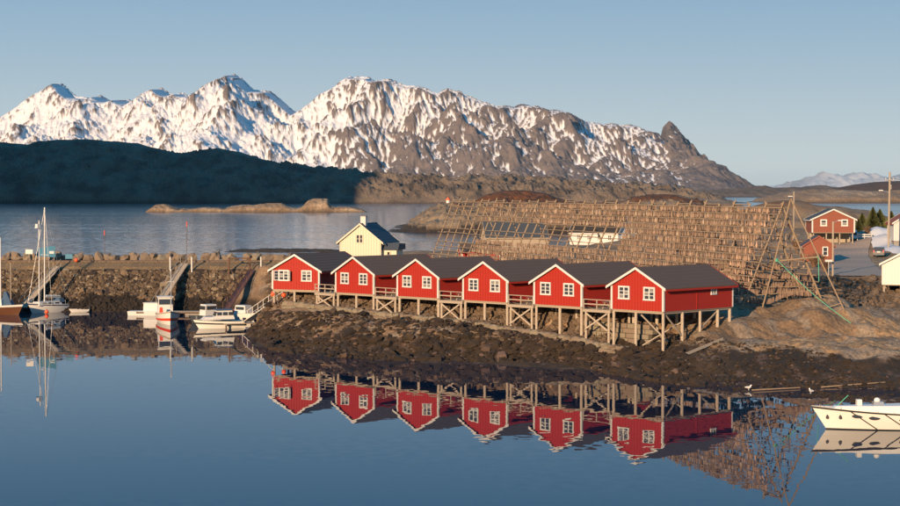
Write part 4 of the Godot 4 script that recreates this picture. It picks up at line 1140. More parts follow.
# ------------------------------------------------------------------ other houses
func houses() -> void:
	var o := thing("yellow_house", V(-12.6, 5.0, 253), -0.24, "pale yellow house with a white chimney behind the red cabins", "house")
	gabled(o, 5.9, 8.0, 5.6, 2.35, M.cream, M.cream, M.cream_trim, M.roof_blue, M.cream_trim, 0.45, 0.3, 0.14)
	window(o, Vector3(-0.1, 5.95, 0.03), 1.0, 1.25, 0.0, 2, 2, M.cream_trim, 0.1)
	for x in [-1.6, 1.6]: window(o, Vector3(x, 2.0, 0.03), 1.1, 1.4, 0.0, 2, 2, M.cream_trim, 0.1)
	pbox(o, "chimney", Vector3(0.1, 8.35, -1.4), Vector3(0.75, 1.5, 0.75), M.white_old)
	pbox(o, "chimney_cap", Vector3(0.1, 9.12, -1.4), Vector3(0.85, 0.1, 0.85), M.concrete)
	pbox(o, "annex_wall", Vector3(4.0, 2.2, -2.5), Vector3(2.1, 4.4, 3.4), M.cream)
	var ar := MB.new()
	ar.hexa([Vector3(2.96, 4.4, -0.5), Vector3(5.35, 4.4, -0.5), Vector3(5.35, 4.4, -4.5), Vector3(2.96, 4.4, -4.5), Vector3(2.96, 5.35, -1.3), Vector3(5.35, 5.35, -1.3), Vector3(5.35, 5.2, -4.5), Vector3(2.96, 5.2, -4.5)])
	part(o, "annex_roof", ar.mesh(), M.roof_blue)
	window(o, Vector3(3.9, 3.9, -0.79), 0.55, 0.6, 0.0, 1, 1, M.cream_trim, 0.1)

	o = thing("black_shed", V(-14.6, 5.2, 243), PI / 2 - 0.05, "long low shed with a black roof behind the end cabin", "shed")
	gabled(o, 4.4, 6.6, 2.9, 1.0, M.timber_dark, M.timber_dark, M.timber_dark, M.roof_new, M.timber_dark, 0.35, 0.25)

	o = thing("red_house", V(69.4, 10.2, 326), -0.06, "faded red house with white trim standing on posts beside the road", "house")
	gabled(o, 7.6, 8.0, 2.35, 1.75, M.red_dull, M.red_dull, M.white, M.roof_slate, M.white, 0.4, 0.3, 0.2)
	for x in [-1.75, 2.0]: window(o, Vector3(x, 1.75, 0.03), 1.2, 1.25, 0.0, 1, 2, M.white, 0.22)
	for x in [-3.5, -1.2, 1.2, 3.5]:
		for z in [-0.3, -3.5, -7.0]: stilt(o, Vector3(x, 0, z), 0.13, M.timber)
	pbox(o, "underfloor_wall", Vector3(0, -1.2, -5.0), Vector3(7.2, 2.2, 0.2), M.timber)

	o = thing("red_shed", V(58.6, 6.5, 286), -0.1, "small faded red shed with a white door, between the fish rack and the road", "shed")
	gabled(o, 4.6, 5.0, 2.5, 1.45, M.red_dull, M.red_dull, M.red_dull, M.roof_slate, M.white, 0.35, 0.25)
	window(o, Vector3(1.0, 1.6, 0.03), 0.9, 1.5, 0.0, 1, 2, M.white, 0.16)

	o = thing("white_boathouse", V(57.9, 5.85, 226), -0.33, "white boathouse with a dark roof on posts beside the road", "boathouse")
	gabled(o, 7.0, 8.0, 2.65, 1.85, M.white, M.white_old, M.white, M.roof_new, M.white, 0.35, 0.35)
	for x in [-3.3, -1.2, 1.2, 3.3]:
		for z in [-0.3, -3.0]: stilt(o, Vector3(x, 0, z), 0.16, M.timber)
	window(o, Vector3(1.4, 1.5, 0.03), 1.1, 1.2, 0, 2, 2, M.white)

	o = thing("white_house", V(82.0, 8.9, 318), -0.1, "white house with a red roof edge beside the snow patch", "house")
	gabled(o, 7.0, 8.0, 3.2, 2.2, M.white_old, M.white_old, M.white, M.red_dull, M.red, 0.4, 0.3)
	window(o, Vector3(-1.8, 1.9, 0.03), 1.0, 1.2, 0, 2, 2, M.white)
	pbox(o, "foundation", Vector3(0, -1.3, -4), Vector3(7.0, 2.3, 8.0), M.concrete)

	o = thing("white_house", V(39.6, 5.6, 404), 0.9, "white house with a dark roof seen through the bare rails of the racks", "house")
	gabled(o, 6.8, 13.0, 3.0, 3.4, M.white, M.white, M.white, M.roof_new, M.white, 0.4, 0.3)
	for z in [-2.2, -5.0, -7.8, -10.6]: window(o, Vector3(-3.43, 1.7, z), 1.0, 1.2, -PI / 2, 2, 2, M.white, 0.12)
	for x in [-1.5, 1.5]: window(o, Vector3(x, 1.7, 0.03), 1.0, 1.2, 0, 2, 2, M.white, 0.12)
	for z in [-2.2, -5.0, -7.8]: window(o, Vector3(3.43, 1.7, z), 1.0, 1.2, PI / 2, 2, 2, M.white, 0.12)

	o = thing("warehouse", V(19.4, 5.2, 372), PI / 2 + 0.12, "long low warehouse with a slate-grey roof behind the bare rack", "warehouse")
	gabled(o, 8.0, 12.5, 3.2, 2.9, M.timber, M.timber, M.timber, M.roof_slate, M.timber, 0.4, 0.3)
	for z in [-2.0, -6.0, -10.0]: window(o, Vector3(4.03, 1.6, z), 1.1, 1.2, PI / 2, 2, 2, M.white, 0.12)

	o = thing("red_barn", V(8.4, 4.9, 315), PI / 2 + 0.1, "low bright red barn with white windows behind the bare end of the rack", "barn")
	gabled(o, 5.0, 6.6, 2.3, 1.2, M.red, M.red_side, M.white, M.roof, M.red, 0.4, 0.3)
	for z in [-1.6, -5.0]: window(o, Vector3(2.53, 1.35, z), 1.1, 1.1, PI / 2, 2, 2, M.white, 0.14)

	o = thing("red_shed", V(38.5, 4.9, 236), PI / 2 + 0.2, "low dark red shed glimpsed beneath the hanging fish", "shed")
	gabled(o, 4.0, 14.0, 2.4, 0.9, M.red_side, M.red_side, M.red_side, M.roof_new, M.red_side, 0.3, 0.2)

	o = thing("light_tower", V(-0.9, 11.8, 845), 0, "tiny white beacon tower with a red cap on the islet", "beacon")
	var mb := MB.new()
	mb.tube(Vector3(0, -1.5, 0), Vector3(0, 1.9, 0), 1.1, 0.95, 8)
	part(o, "tower", mb.mesh(), M.white)
	mb = MB.new()
	mb.tube(Vector3(0, 1.9, 0), Vector3(0, 2.3, 0), 1.2, 1.2, 8); mb.tube(Vector3(0, 2.3, 0), Vector3(0, 3.2, 0), 1.1, 0.15, 8)
	part(o, "cap", mb.mesh(), M.orange)

# ------------------------------------------------------------------ boats; local bow at +x, waterline at y = 0
func hull_point(L: float, B: float, hb: float, hs: float, over: float, s: float, f: float, out := 0.0) -> Vector3:
	var b := B / 2 * (1.0 - pow(maxf(0.0, (s - 0.30) / 0.70), 2.3)) * (0.88 + 0.12 * smoothstep(0.0, 0.3, s))
	var y := hs + (hb - hs) * s * s
	var gun := Vector3(-L / 2 + L * s, y, b)
	var ch := Vector3(-L / 2 + 0.1 + (L - over - 0.1) * s, 0.0, b * (0.86 - 0.30 * s))
	var p := ch.lerp(gun, f)
	p.z += 0.05 * B * sin(PI * f) * (1.0 - s) * 0.6 + out
	return p

func hull(o: Node, L: float, B: float, hb: float, hs: float, over: float, mat: Material, deck: Material) -> void:
	var mb := MB.new()
	var dk := MB.new()
	var N := 20
	var fs := [0.0, 0.25, 0.5, 0.75, 1.0]
	var flip := Vector3(1, 1, -1)
	for i in N:
		var s0 := i / float(N)
		var s1 := (i + 1) / float(N)
		for k in 4:
			var a := hull_point(L, B, hb, hs, over, s0, fs[k])
			var b := hull_point(L, B, hb, hs, over, s1, fs[k])
			var c := hull_point(L, B, hb, hs, over, s1, fs[k + 1])
			var d := hull_point(L, B, hb, hs, over, s0, fs[k + 1])
			mb.quad(a, b, c, d); mb.quad(b * flip, a * flip, d * flip, c * flip)
		var a0 := hull_point(L, B, hb, hs, over, s0, 0.0)
		var a1 := hull_point(L, B, hb, hs, over, s1, 0.0)
		var k0 := Vector3(a0.x, -0.45, 0)
		var k1 := Vector3(a1.x - 0.15 * s1, -0.45, 0)
		mb.quad(k0, k1, a1, a0); mb.quad(k1, k0, a0 * flip, a1 * flip)
		var g0 := hull_point(L, B, hb, hs, over, s0, 1.0) - Vector3(0, 0.06, 0.03)
		var g1 := hull_point(L, B, hb, hs, over, s1, 1.0) - Vector3(0, 0.06, 0.03)
		dk.quad(g0, g1, g1 * flip, g0 * flip)
	var t := []
	for f in fs: t.append(hull_point(L, B, hb, hs, over, 0.0, f))
	for k in 4: mb.quad(t[k] * flip, t[k], t[k + 1], t[k + 1] * flip)
	part(o, "hull", mb.mesh(), mat)
	part(o, "deck", dk.mesh(), deck)

func stripe(o: Node, called: String, L: float, B: float, hb: float, hs: float, over: float, f0: float, f1: float, mat: Material, out := 0.02, s0 := 0.0, s1 := 1.0) -> void:
	var mb := MB.new()
	var flip := Vector3(1, 1, -1)
	for i in 24:
		var a := lerpf(s0, s1, i / 24.0)
		var b := lerpf(s0, s1, (i + 1) / 24.0)
		var p := [hull_point(L, B, hb, hs, over, a, f0, out), hull_point(L, B, hb, hs, over, b, f0, out), hull_point(L, B, hb, hs, over, b, f1, out), hull_point(L, B, hb, hs, over, a, f1, out)]
		if b > 0.999:
			for e in [1, 2]: p[e].x += out
		mb.quad(p[0], p[1], p[2], p[3]); mb.quad(p[1] * flip, p[0] * flip, p[3] * flip, p[2] * flip)
		mb.quad(p[3], p[2], p[2] - Vector3(0, 0, out * 2), p[3] - Vector3(0, 0, out * 2)); mb.quad(p[2] * flip, p[3] * flip, (p[3] - Vector3(0, 0, out * 2)) * flip, (p[2] - Vector3(0, 0, out * 2)) * flip)
	part(o, called, mb.mesh(), mat)

func taper(o: Node, called: String, c: Vector3, s: Vector3, f: Vector3, mat: Material) -> void:   # box whose top is f.x by f.z of its foot, shifted along x by f.y
	var mb := MB.new()
	var p := []
	for k in [[-1, 1], [1, 1], [1, -1], [-1, -1]]: p.append(c + Vector3(k[0] * s.x / 2, -s.y / 2, k[1] * s.z / 2))
	for k in [[-1, 1], [1, 1], [1, -1], [-1, -1]]: p.append(c + Vector3(k[0] * s.x / 2 * f.x + f.y, s.y / 2, k[1] * s.z / 2 * f.z))
	mb.hexa(p)
	part(o, called, mb.mesh(), mat)

func oval(o: Node, called: String, c: Vector3, w: float, h: float, mat: Material, tear := 0.0) -> void:
	var mb := MB.new()
	for i in 16:
		var a0 := TAU * i / 16
		var a1 := TAU * (i + 1) / 16
		var p0 := c + Vector3(cos(a0) * w * (1.0 - tear * sin(a0)), sin(a0) * h, 0)
		var p1 := c + Vector3(cos(a1) * w * (1.0 - tear * sin(a1)), sin(a1) * h, 0)
		mb.tri(c + Vector3(0, 0, 0.02), p0 + Vector3(0, 0, 0.02), p1 + Vector3(0, 0, 0.02))
		mb.quad(p0 - Vector3(0, 0, 0.06), p1 - Vector3(0, 0, 0.06), p1 + Vector3(0, 0, 0.02), p0 + Vector3(0, 0, 0.02))
	part(o, called, mb.mesh(), mat)

func aim(dx: float, dz: float) -> float: return atan2(-dz, dx)

func boats() -> void:
	# the near motor yacht, bow towards the cabins' side; mostly beyond the frame
	var L := 12.0
	var B := 3.6
	var hb := 1.75
	var hs := 1.15
	var ov := 1.15
	var o := thing("motor_yacht", V(32.7, 0, 133.0), aim(-1, 0.05), "cream white motor yacht with slanting black stripes and oval portholes", "boat")
	hull(o, L, B, hb, hs, ov, M.gelcoat, M.gelcoat)
	stripe(o, "rub_rail", L, B, hb, hs, ov, 0.90, 0.985, M.rubber, 0.035)
	stripe(o, "boot_stripe", L, B, hb, hs, ov, -0.04, 0.05, M.rubber, 0.02)
	for s0 in [0.80, 0.60, 0.38]:
		var mb := MB.new()
		for i in 8:
			var f0 := 0.05 + i / 8.0 * 0.86
			var f1 := 0.05 + (i + 1) / 8.0 * 0.86
			var sa: float = s0 - 0.13 + f0 * 0.13
			var sb: float = s0 - 0.13 + f1 * 0.13
			for m in [1, -1]:
				var fl := Vector3(1, 1, m)
				var q := [hull_point(L, B, hb, hs, ov, sa - 0.013, f0, 0.015) * fl, hull_point(L, B, hb, hs, ov, sa, f0, 0.015) * fl, hull_point(L, B, hb, hs, ov, sb, f1, 0.015) * fl, hull_point(L, B, hb, hs, ov, sb - 0.013, f1, 0.015) * fl]
				if m < 0: q.reverse()
				mb.quad(q[0], q[1], q[2], q[3])
		part(o, "slanting_stripe", mb.mesh(), M.rubber)
	for e in [[0.755, 0.70, 0.42], [0.655, 0.66, 0.42], [0.47, 0.62, 0.42], [0.37, 0.62, 0.42]]:
		for m in [1, -1]:
			var p := hull_point(L, B, hb, hs, ov, e[0], e[1], 0.02)
			var c := Node3D.new()
			c.name = "porthole"
			o.add_child(c, true)
			c.position = Vector3(p.x, p.y, p.z * m); c.rotation.y = 0.12 if m > 0 else PI - 0.12
			oval(c, "rim", Vector3.ZERO, e[2], 0.135, M.rubber)
			oval(c, "pane", Vector3(0, 0, 0.012), e[2] * 0.8, 0.085, M.glass)
	for e in [[0.945, 0.56], [0.865, 0.60]]:
		for m in [1, -1]:
			var p := hull_point(L, B, hb, hs, ov, e[0], e[1], 0.05)
			var c := Node3D.new()
			c.name = "hawse_fitting"
			o.add_child(c, true)
			c.position = Vector3(p.x, p.y, p.z * m); c.rotation.y = 0.6 if m > 0 else PI - 0.6
			oval(c, "plate", Vector3.ZERO, 0.11, 0.17, M.rubber, 0.45)
	var cr := MB.new()
	cr.hexa([Vector3(-1.6, 1.15, 1.3), Vector3(4.6, 1.45, 0.42), Vector3(4.6, 1.45, -0.42), Vector3(-1.6, 1.15, -1.3), Vector3(-1.6, 1.78, 1.12), Vector3(4.2, 1.72, 0.32), Vector3(4.2, 1.72, -0.32), Vector3(-1.6, 1.78, -1.12)])
	part(o, "coachroof", cr.mesh(), M.gelcoat)
	taper(o, "hatch_box", Vector3(2.35, 1.92, 0.3), Vector3(0.36, 0.46, 0.5), Vector3(0.95, 0, 0.95), M.gelcoat)
	taper(o, "windlass_base", Vector3(0.9, 1.86, 0.4), Vector3(0.8, 0.22, 0.6), Vector3(0.9, 0, 0.9), M.steel)
	var dm := SphereMesh.new()
	dm.radius = 0.24; dm.height = 0.42; dm.radial_segments = 16; dm.rings = 8
	part(o, "searchlight", dm, M.gelcoat).position = Vector3(0.95, 2.06, 0.4)
	for x in [5.3, 4.0, 2.8, 1.5, 0.3, -1.0]:
		for m in [1, -1]:
			var p := hull_point(L, B, hb, hs, ov, (x + 6.0) / 12.0, 1.0)
			pole(o, "stanchion", Vector3(p.x, p.y - 0.08, (p.z - 0.1) * m), Vector3(p.x, p.y + 0.14, (p.z - 0.1) * m), 0.018, M.steel)
	taper(o, "wheelhouse", Vector3(-2.8, 2.3, 0), Vector3(3.0, 1.9, 2.6), Vector3(0.8, -0.2, 0.86), M.gelcoat)
	for m in [1, -1]: pbox(o, "wheelhouse_window", Vector3(-2.9, 2.6, m * 1.22), Vector3(2.0, 0.6, 0.06), M.glass, Basis(Vector3.RIGHT, -m * 0.12))
	var bl := thing("mooring_line", V(28.6, 1.7, 133), 0, "short green mooring line standing up from the yacht's bow", "rope")
	var ml := MB.new()
	ml.tube(Vector3(0, -0.1, 0), Vector3(0.95, 0.75, -0.2), 0.035, 0.03, 5)
	part(bl, "line", ml.mesh(), M.rope_green)

	# ketch at the breakwater
	L = 7.4; B = 2.6; hb = 1.6; hs = 1.15; ov = 0.8
	o = thing("sailing_yacht", V(-58.6, 0, 262.0), aim(-0.62, 0.78), "white sailing yacht with a blue line and two bare masts", "sailing boat")
	hull(o, L, B, hb, hs, ov, M.gelcoat, M.white)
	stripe(o, "sheer_stripe", L, B, hb, hs, ov, 0.80, 0.91, M.navy)
	taper(o, "coachroof", Vector3(0.2, 1.35, 0), Vector3(4.2, 0.55, 1.8), Vector3(0.92, -0.1, 0.85), M.white)
	for m in [1, -1]:
		for x in [-1.0, 0.2, 1.3]: pbox(o, "window", Vector3(x, 1.38, m * 0.86), Vector3(0.7, 0.2, 0.05), M.glass)
	taper(o, "spray_hood", Vector3(-2.0, 1.75, 0), Vector3(1.1, 0.6, 1.7), Vector3(0.6, 0.1, 0.9), M.canvas_blue)
	pole(o, "mast", Vector3(0.6, 1.1, 0), Vector3(0.45, 15.3, 0), 0.10, M.white)
	pole(o, "foremast", Vector3(1.5, 1.0, 0.1), Vector3(1.4, 13.4, 0.1), 0.085, M.white)
	pole(o, "boom", Vector3(0.5, 2.2, 0), Vector3(-2.4, 2.1, 0), 0.07, M.white)
	var cv := MB.new()
	cv.tube(Vector3(0.4, 2.4, 0), Vector3(-2.3, 2.3, 0), 0.20, 0.12, 8)
	part(o, "sail_cover", cv.mesh(), M.white_old)
	pole(o, "spreader", Vector3(0.5, 8.4, -0.9), Vector3(0.5, 8.4, 0.9), 0.04, M.white)
	pole(o, "forestay", Vector3(3.6, 1.5, 0), Vector3(0.45, 15.2, 0), 0.025, M.steel)
	pole(o, "backstay", Vector3(-3.6, 1.1, 0), Vector3(0.45, 15.2, 0), 0.02, M.steel)
	for m in [1, -1]: pole(o, "shroud", Vector3(0.3, 1.1, m * 1.3), Vector3(0.45, 15.0, 0), 0.02, M.steel)
	taper(o, "radar", Vector3(1.65, 12.6, 0.1), Vector3(0.6, 0.6, 0.6), Vector3(0.8, 0, 0.8), M.white)
	for x in [3.2, 2.1, 1.0, -0.1, -1.2, -2.3, -3.3]:
		for m in [1, -1]:
			var p := hull_point(L, B, hb, hs, ov, (x + L / 2) / L, 1.0)
			pole(o, "stanchion", Vector3(p.x, p.y - 0.05, (p.z - 0.08) * m), Vector3(p.x, p.y + 0.6, (p.z - 0.08) * m), 0.02, M.steel)

	# wooden sailing boat cut by the picture's edge
	L = 9.0; B = 2.9; hb = 1.5; hs = 1.2; ov = 0.8
	o = thing("wooden_yacht", V(-65.0, 0, 258.0), aim(0.92, 0.38), "varnished brown wooden sailing boat with a dark cover", "sailing boat")
	hull(o, L, B, hb, hs, ov, M.varnish, M.timber)
	stripe(o, "bulwark", L, B, hb, hs, ov, 0.80, 1.0, M.white)
	taper(o, "cabin", Vector3(-0.3, 1.75, 0), Vector3(3.6, 0.9, 1.9), Vector3(0.9, 0, 0.86), M.white)
	for x in [-1.2, -0.2, 0.8]: pbox(o, "window", Vector3(x, 1.85, 0.92), Vector3(0.6, 0.3, 0.08), M.glass)
	taper(o, "boom_cover", Vector3(2.0, 2.2, 0), Vector3(2.0, 2.2, 0.9), Vector3(0.2, -0.5, 0.4), M.canvas_blue)
	pole(o, "mast", Vector3(0.65, 1.0, 0), Vector3(0.65, 11.0, 0), 0.10, M.white)
	pole(o, "mizzen_mast", Vector3(2.4, 1.0, 0), Vector3(2.4, 7.4, 0), 0.07, M.timber)

	# fishing boat, bow on
	L = 8.5; B = 3.2; hb = 1.9; hs = 1.2; ov = 0.7
	o = thing("fishing_boat", V(-37.6, 0, 240.0), aim(0.22, 0.97), "white fishing boat with red stripes and a short mast, bow outward", "fishing boat")
	hull(o, L, B, hb, hs, ov, M.gelcoat, M.white_old)
	stripe(o, "red_band", L, B, hb, hs, ov, 0.30, 0.50, M.red_stripe)
	stripe(o, "rub_rail", L, B, hb, hs, ov, 0.88, 0.98, M.timber)
	taper(o, "wheelhouse", Vector3(-1.4, 2.35, 0.35), Vector3(2.0, 2.2, 2.0), Vector3(0.88, -0.1, 0.9), M.white)
	pbox(o, "windscreen", Vector3(-0.47, 2.85, 0.35), Vector3(0.08, 0.7, 1.7), M.glass, Basis(Vector3.BACK, 0.1))
	for m in [1, -1]: pbox(o, "window", Vector3(-1.5, 2.85, 0.35 + m * 0.95), Vector3(1.3, 0.6, 0.08), M.glass)
	pbox(o, "roof", Vector3(-1.5, 3.5, 0.35), Vector3(2.2, 0.1, 2.1), M.white)
	pole(o, "mast", Vector3(0.3, 1.3, -0.35), Vector3(0.2, 7.2, -0.35), 0.07, M.white_old)
	pole(o, "derrick", Vector3(0.3, 2.0, -0.35), Vector3(2.4, 4.6, -0.2), 0.05, M.white_old)
	pole(o, "stay", Vector3(3.9, 1.8, 0), Vector3(0.2, 7.0, -0.35), 0.02, M.steel)
	pole(o, "spreader", Vector3(0.25, 5.6, -0.8), Vector3(0.25, 5.6, 0.1), 0.035, M.white_old)
	taper(o, "hauler", Vector3(1.0, 1.8, 1.0), Vector3(0.6, 0.8, 0.5), Vector3(0.7, 0, 0.7), M.red_stripe)

	# cabin cruiser
	L = 6.6; B = 2.4; hb = 1.25; hs = 0.95; ov = 0.8
	o = thing("cabin_cruiser", V(-29.9, 0, 231.5), aim(-0.93, 0.36), "white cabin cruiser with a dark hull line moored by the stairs", "motorboat")
	hull(o, L, B, hb, hs, ov, M.gelcoat, M.white)
	stripe(o, "hull_line", L, B, hb, hs, ov, 0.50, 0.66, M.rubber)
	stripe(o, "rub_rail", L, B, hb, hs, ov, 0.93, 1.0, M.rubber)
	taper(o, "foredeck_cabin", Vector3(1.0, 1.3, 0), Vector3(2.4, 0.4, 1.7), Vector3(0.75, -0.2, 0.8), M.white)
	taper(o, "wheelhouse", Vector3(-0.7, 1.75, 0), Vector3(2.6, 1.15, 1.9), Vector3(0.72, -0.05, 0.84), M.white)
	for m in [1, -1]:
		for x in [-1.5, -0.75, 0.0]: pbox(o, "window", Vector3(x, 1.9, m * 0.885), Vector3(0.6, 0.42, 0.06), M.glass, Basis(Vector3.RIGHT, -m * 0.13))
	pbox(o, "windscreen", Vector3(0.36, 1.85, 0), Vector3(0.06, 0.6, 1.5), M.glass, Basis(Vector3.BACK, 0.42))
	taper(o, "wheelhouse_roof", Vector3(-0.75, 2.38, 0), Vector3(2.3, 0.12, 1.8), Vector3(0.92, 0, 0.9), M.canvas_blue)
	taper(o, "outboard_motor", Vector3(-3.5, 0.75, 0), Vector3(0.5, 1.0, 0.45), Vector3(0.8, 0, 0.8), M.dark_paint)
	for x in [2.8, 1.8, 0.8]:
		for m in [1, -1]:
			var p := hull_point(L, B, hb, hs, ov, (x + L / 2) / L, 1.0)
			pole(o, "stanchion", Vector3(p.x, p.y - 0.05, (p.z - 0.06) * m), Vector3(p.x, p.y + 0.45, (p.z - 0.06) * m), 0.02, M.steel)

	# small dark-hulled boat behind it
	L = 5.4; B = 2.1; hb = 1.1; hs = 0.85; ov = 0.6
	o = thing("pilot_boat", V(-32.8, 0, 241.5), aim(-0.75, 0.6), "small dark-hulled boat with a white wheelhouse behind the cabin cruiser", "motorboat")
	hull(o, L, B, hb, hs, ov, M.car_grey, M.white_old)
	taper(o, "wheelhouse", Vector3(-0.4, 1.7, 0), Vector3(1.9, 1.5, 1.6), Vector3(0.85, 0, 0.88), M.white)
	for m in [1, -1]: pbox(o, "window", Vector3(-0.4, 2.0, m * 0.76), Vector3(1.4, 0.5, 0.06), M.glass)
	pbox(o, "windscreen", Vector3(0.53, 2.0, 0), Vector3(0.06, 0.5, 1.3), M.glass)
	taper(o, "engine_box", Vector3(-2.3, 1.0, 0), Vector3(0.7, 0.6, 0.8), Vector3(0.9, 0, 0.9), M.dark_paint)
	o = thing("skiff", V(-28.6, 0, 247.0), aim(0.8, 0.6), "small white day boat with a low cabin, moored nearest the brown gangway", "motorboat")
	hull(o, 5.6, 2.0, 1.0, 0.8, 0.6, M.gelcoat, M.white_old)
	taper(o, "cabin", Vector3(0.3, 1.45, 0), Vector3(2.2, 1.1, 1.5), Vector3(0.8, 0, 0.85), M.white)
	for m in [1, -1]: pbox(o, "window", Vector3(0.3, 1.6, m * 0.7), Vector3(1.5, 0.4, 0.06), M.glass)
	taper(o, "buoy_rack", Vector3(-1.6, 1.1, 0.3), Vector3(0.6, 0.6, 0.6), Vector3(0.8, 0, 0.8), M.orange)

	o = thing("work_barge", V(-42.8, 0, 256.0), aim(0.99, 0.1), "low white work barge with a boxy white locker beside the fishing boat", "barge")
	taper(o, "pontoon_hull", Vector3(0, 0.15, 0), Vector3(5.6, 0.9, 2.2), Vector3(1.04, 0, 1.04), M.white_old)
	taper(o, "locker", Vector3(0.4, 1.15, 0), Vector3(2.2, 1.2, 1.5), Vector3(0.96, 0, 0.96), M.white)
	pbox(o, "lid", Vector3(0.4, 1.78, 0), Vector3(2.3, 0.08, 1.6), M.white_old)
	o = thing("tender", V(-54.2, 0, 262.5), aim(-0.95, 0.3), "small grey inflatable tender beside the white sailing yacht", "dinghy")
	hull(o, 2.9, 1.4, 0.5, 0.42, 0.35, M.white_old, M.car_grey)
	pbox(o, "thwart", Vector3(-0.2, 0.45, 0), Vector3(0.3, 0.06, 1.1), M.timber)
	taper(o, "outboard_motor", Vector3(-1.5, 0.5, 0), Vector3(0.3, 0.7, 0.3), Vector3(0.8, 0, 0.8), M.dark_paint)

# ------------------------------------------------------------------ harbour fittings
func gangway(called: String, a: Vector3, b: Vector3, w: float, mat: Material, label: String) -> void:
	var o := thing(called, a, 0, label, "gangway", "gangways down the breakwater")
	var d := b - a
	var side := d.cross(Vector3.UP).normalized() * w / 2
	var n := int(d.length() / 0.45)
	var mb := MB.new()
	for i in n:
		var p := d * ((i + 0.5) / n)
		mb.box(p, Vector3(w, 0.05, 0.4), Basis.looking_at(d, Vector3.UP))
	part(o, "tread", mb.mesh(), mat)
	for s in [-1, 1]:
		beam(o, "stringer", side * s, d + side * s, 0.1, 0.2, mat)
		beam(o, "handrail", side * s + Vector3(0, 1.05, 0), d + side * s + Vector3(0, 1.05, 0), 0.07, 0.07, mat)
		for i in 7: beam(o, "baluster", d * (i / 6.0) + side * s, d * (i / 6.0) + side * s + Vector3(0, 1.05, 0), 0.06, 0.06, mat)

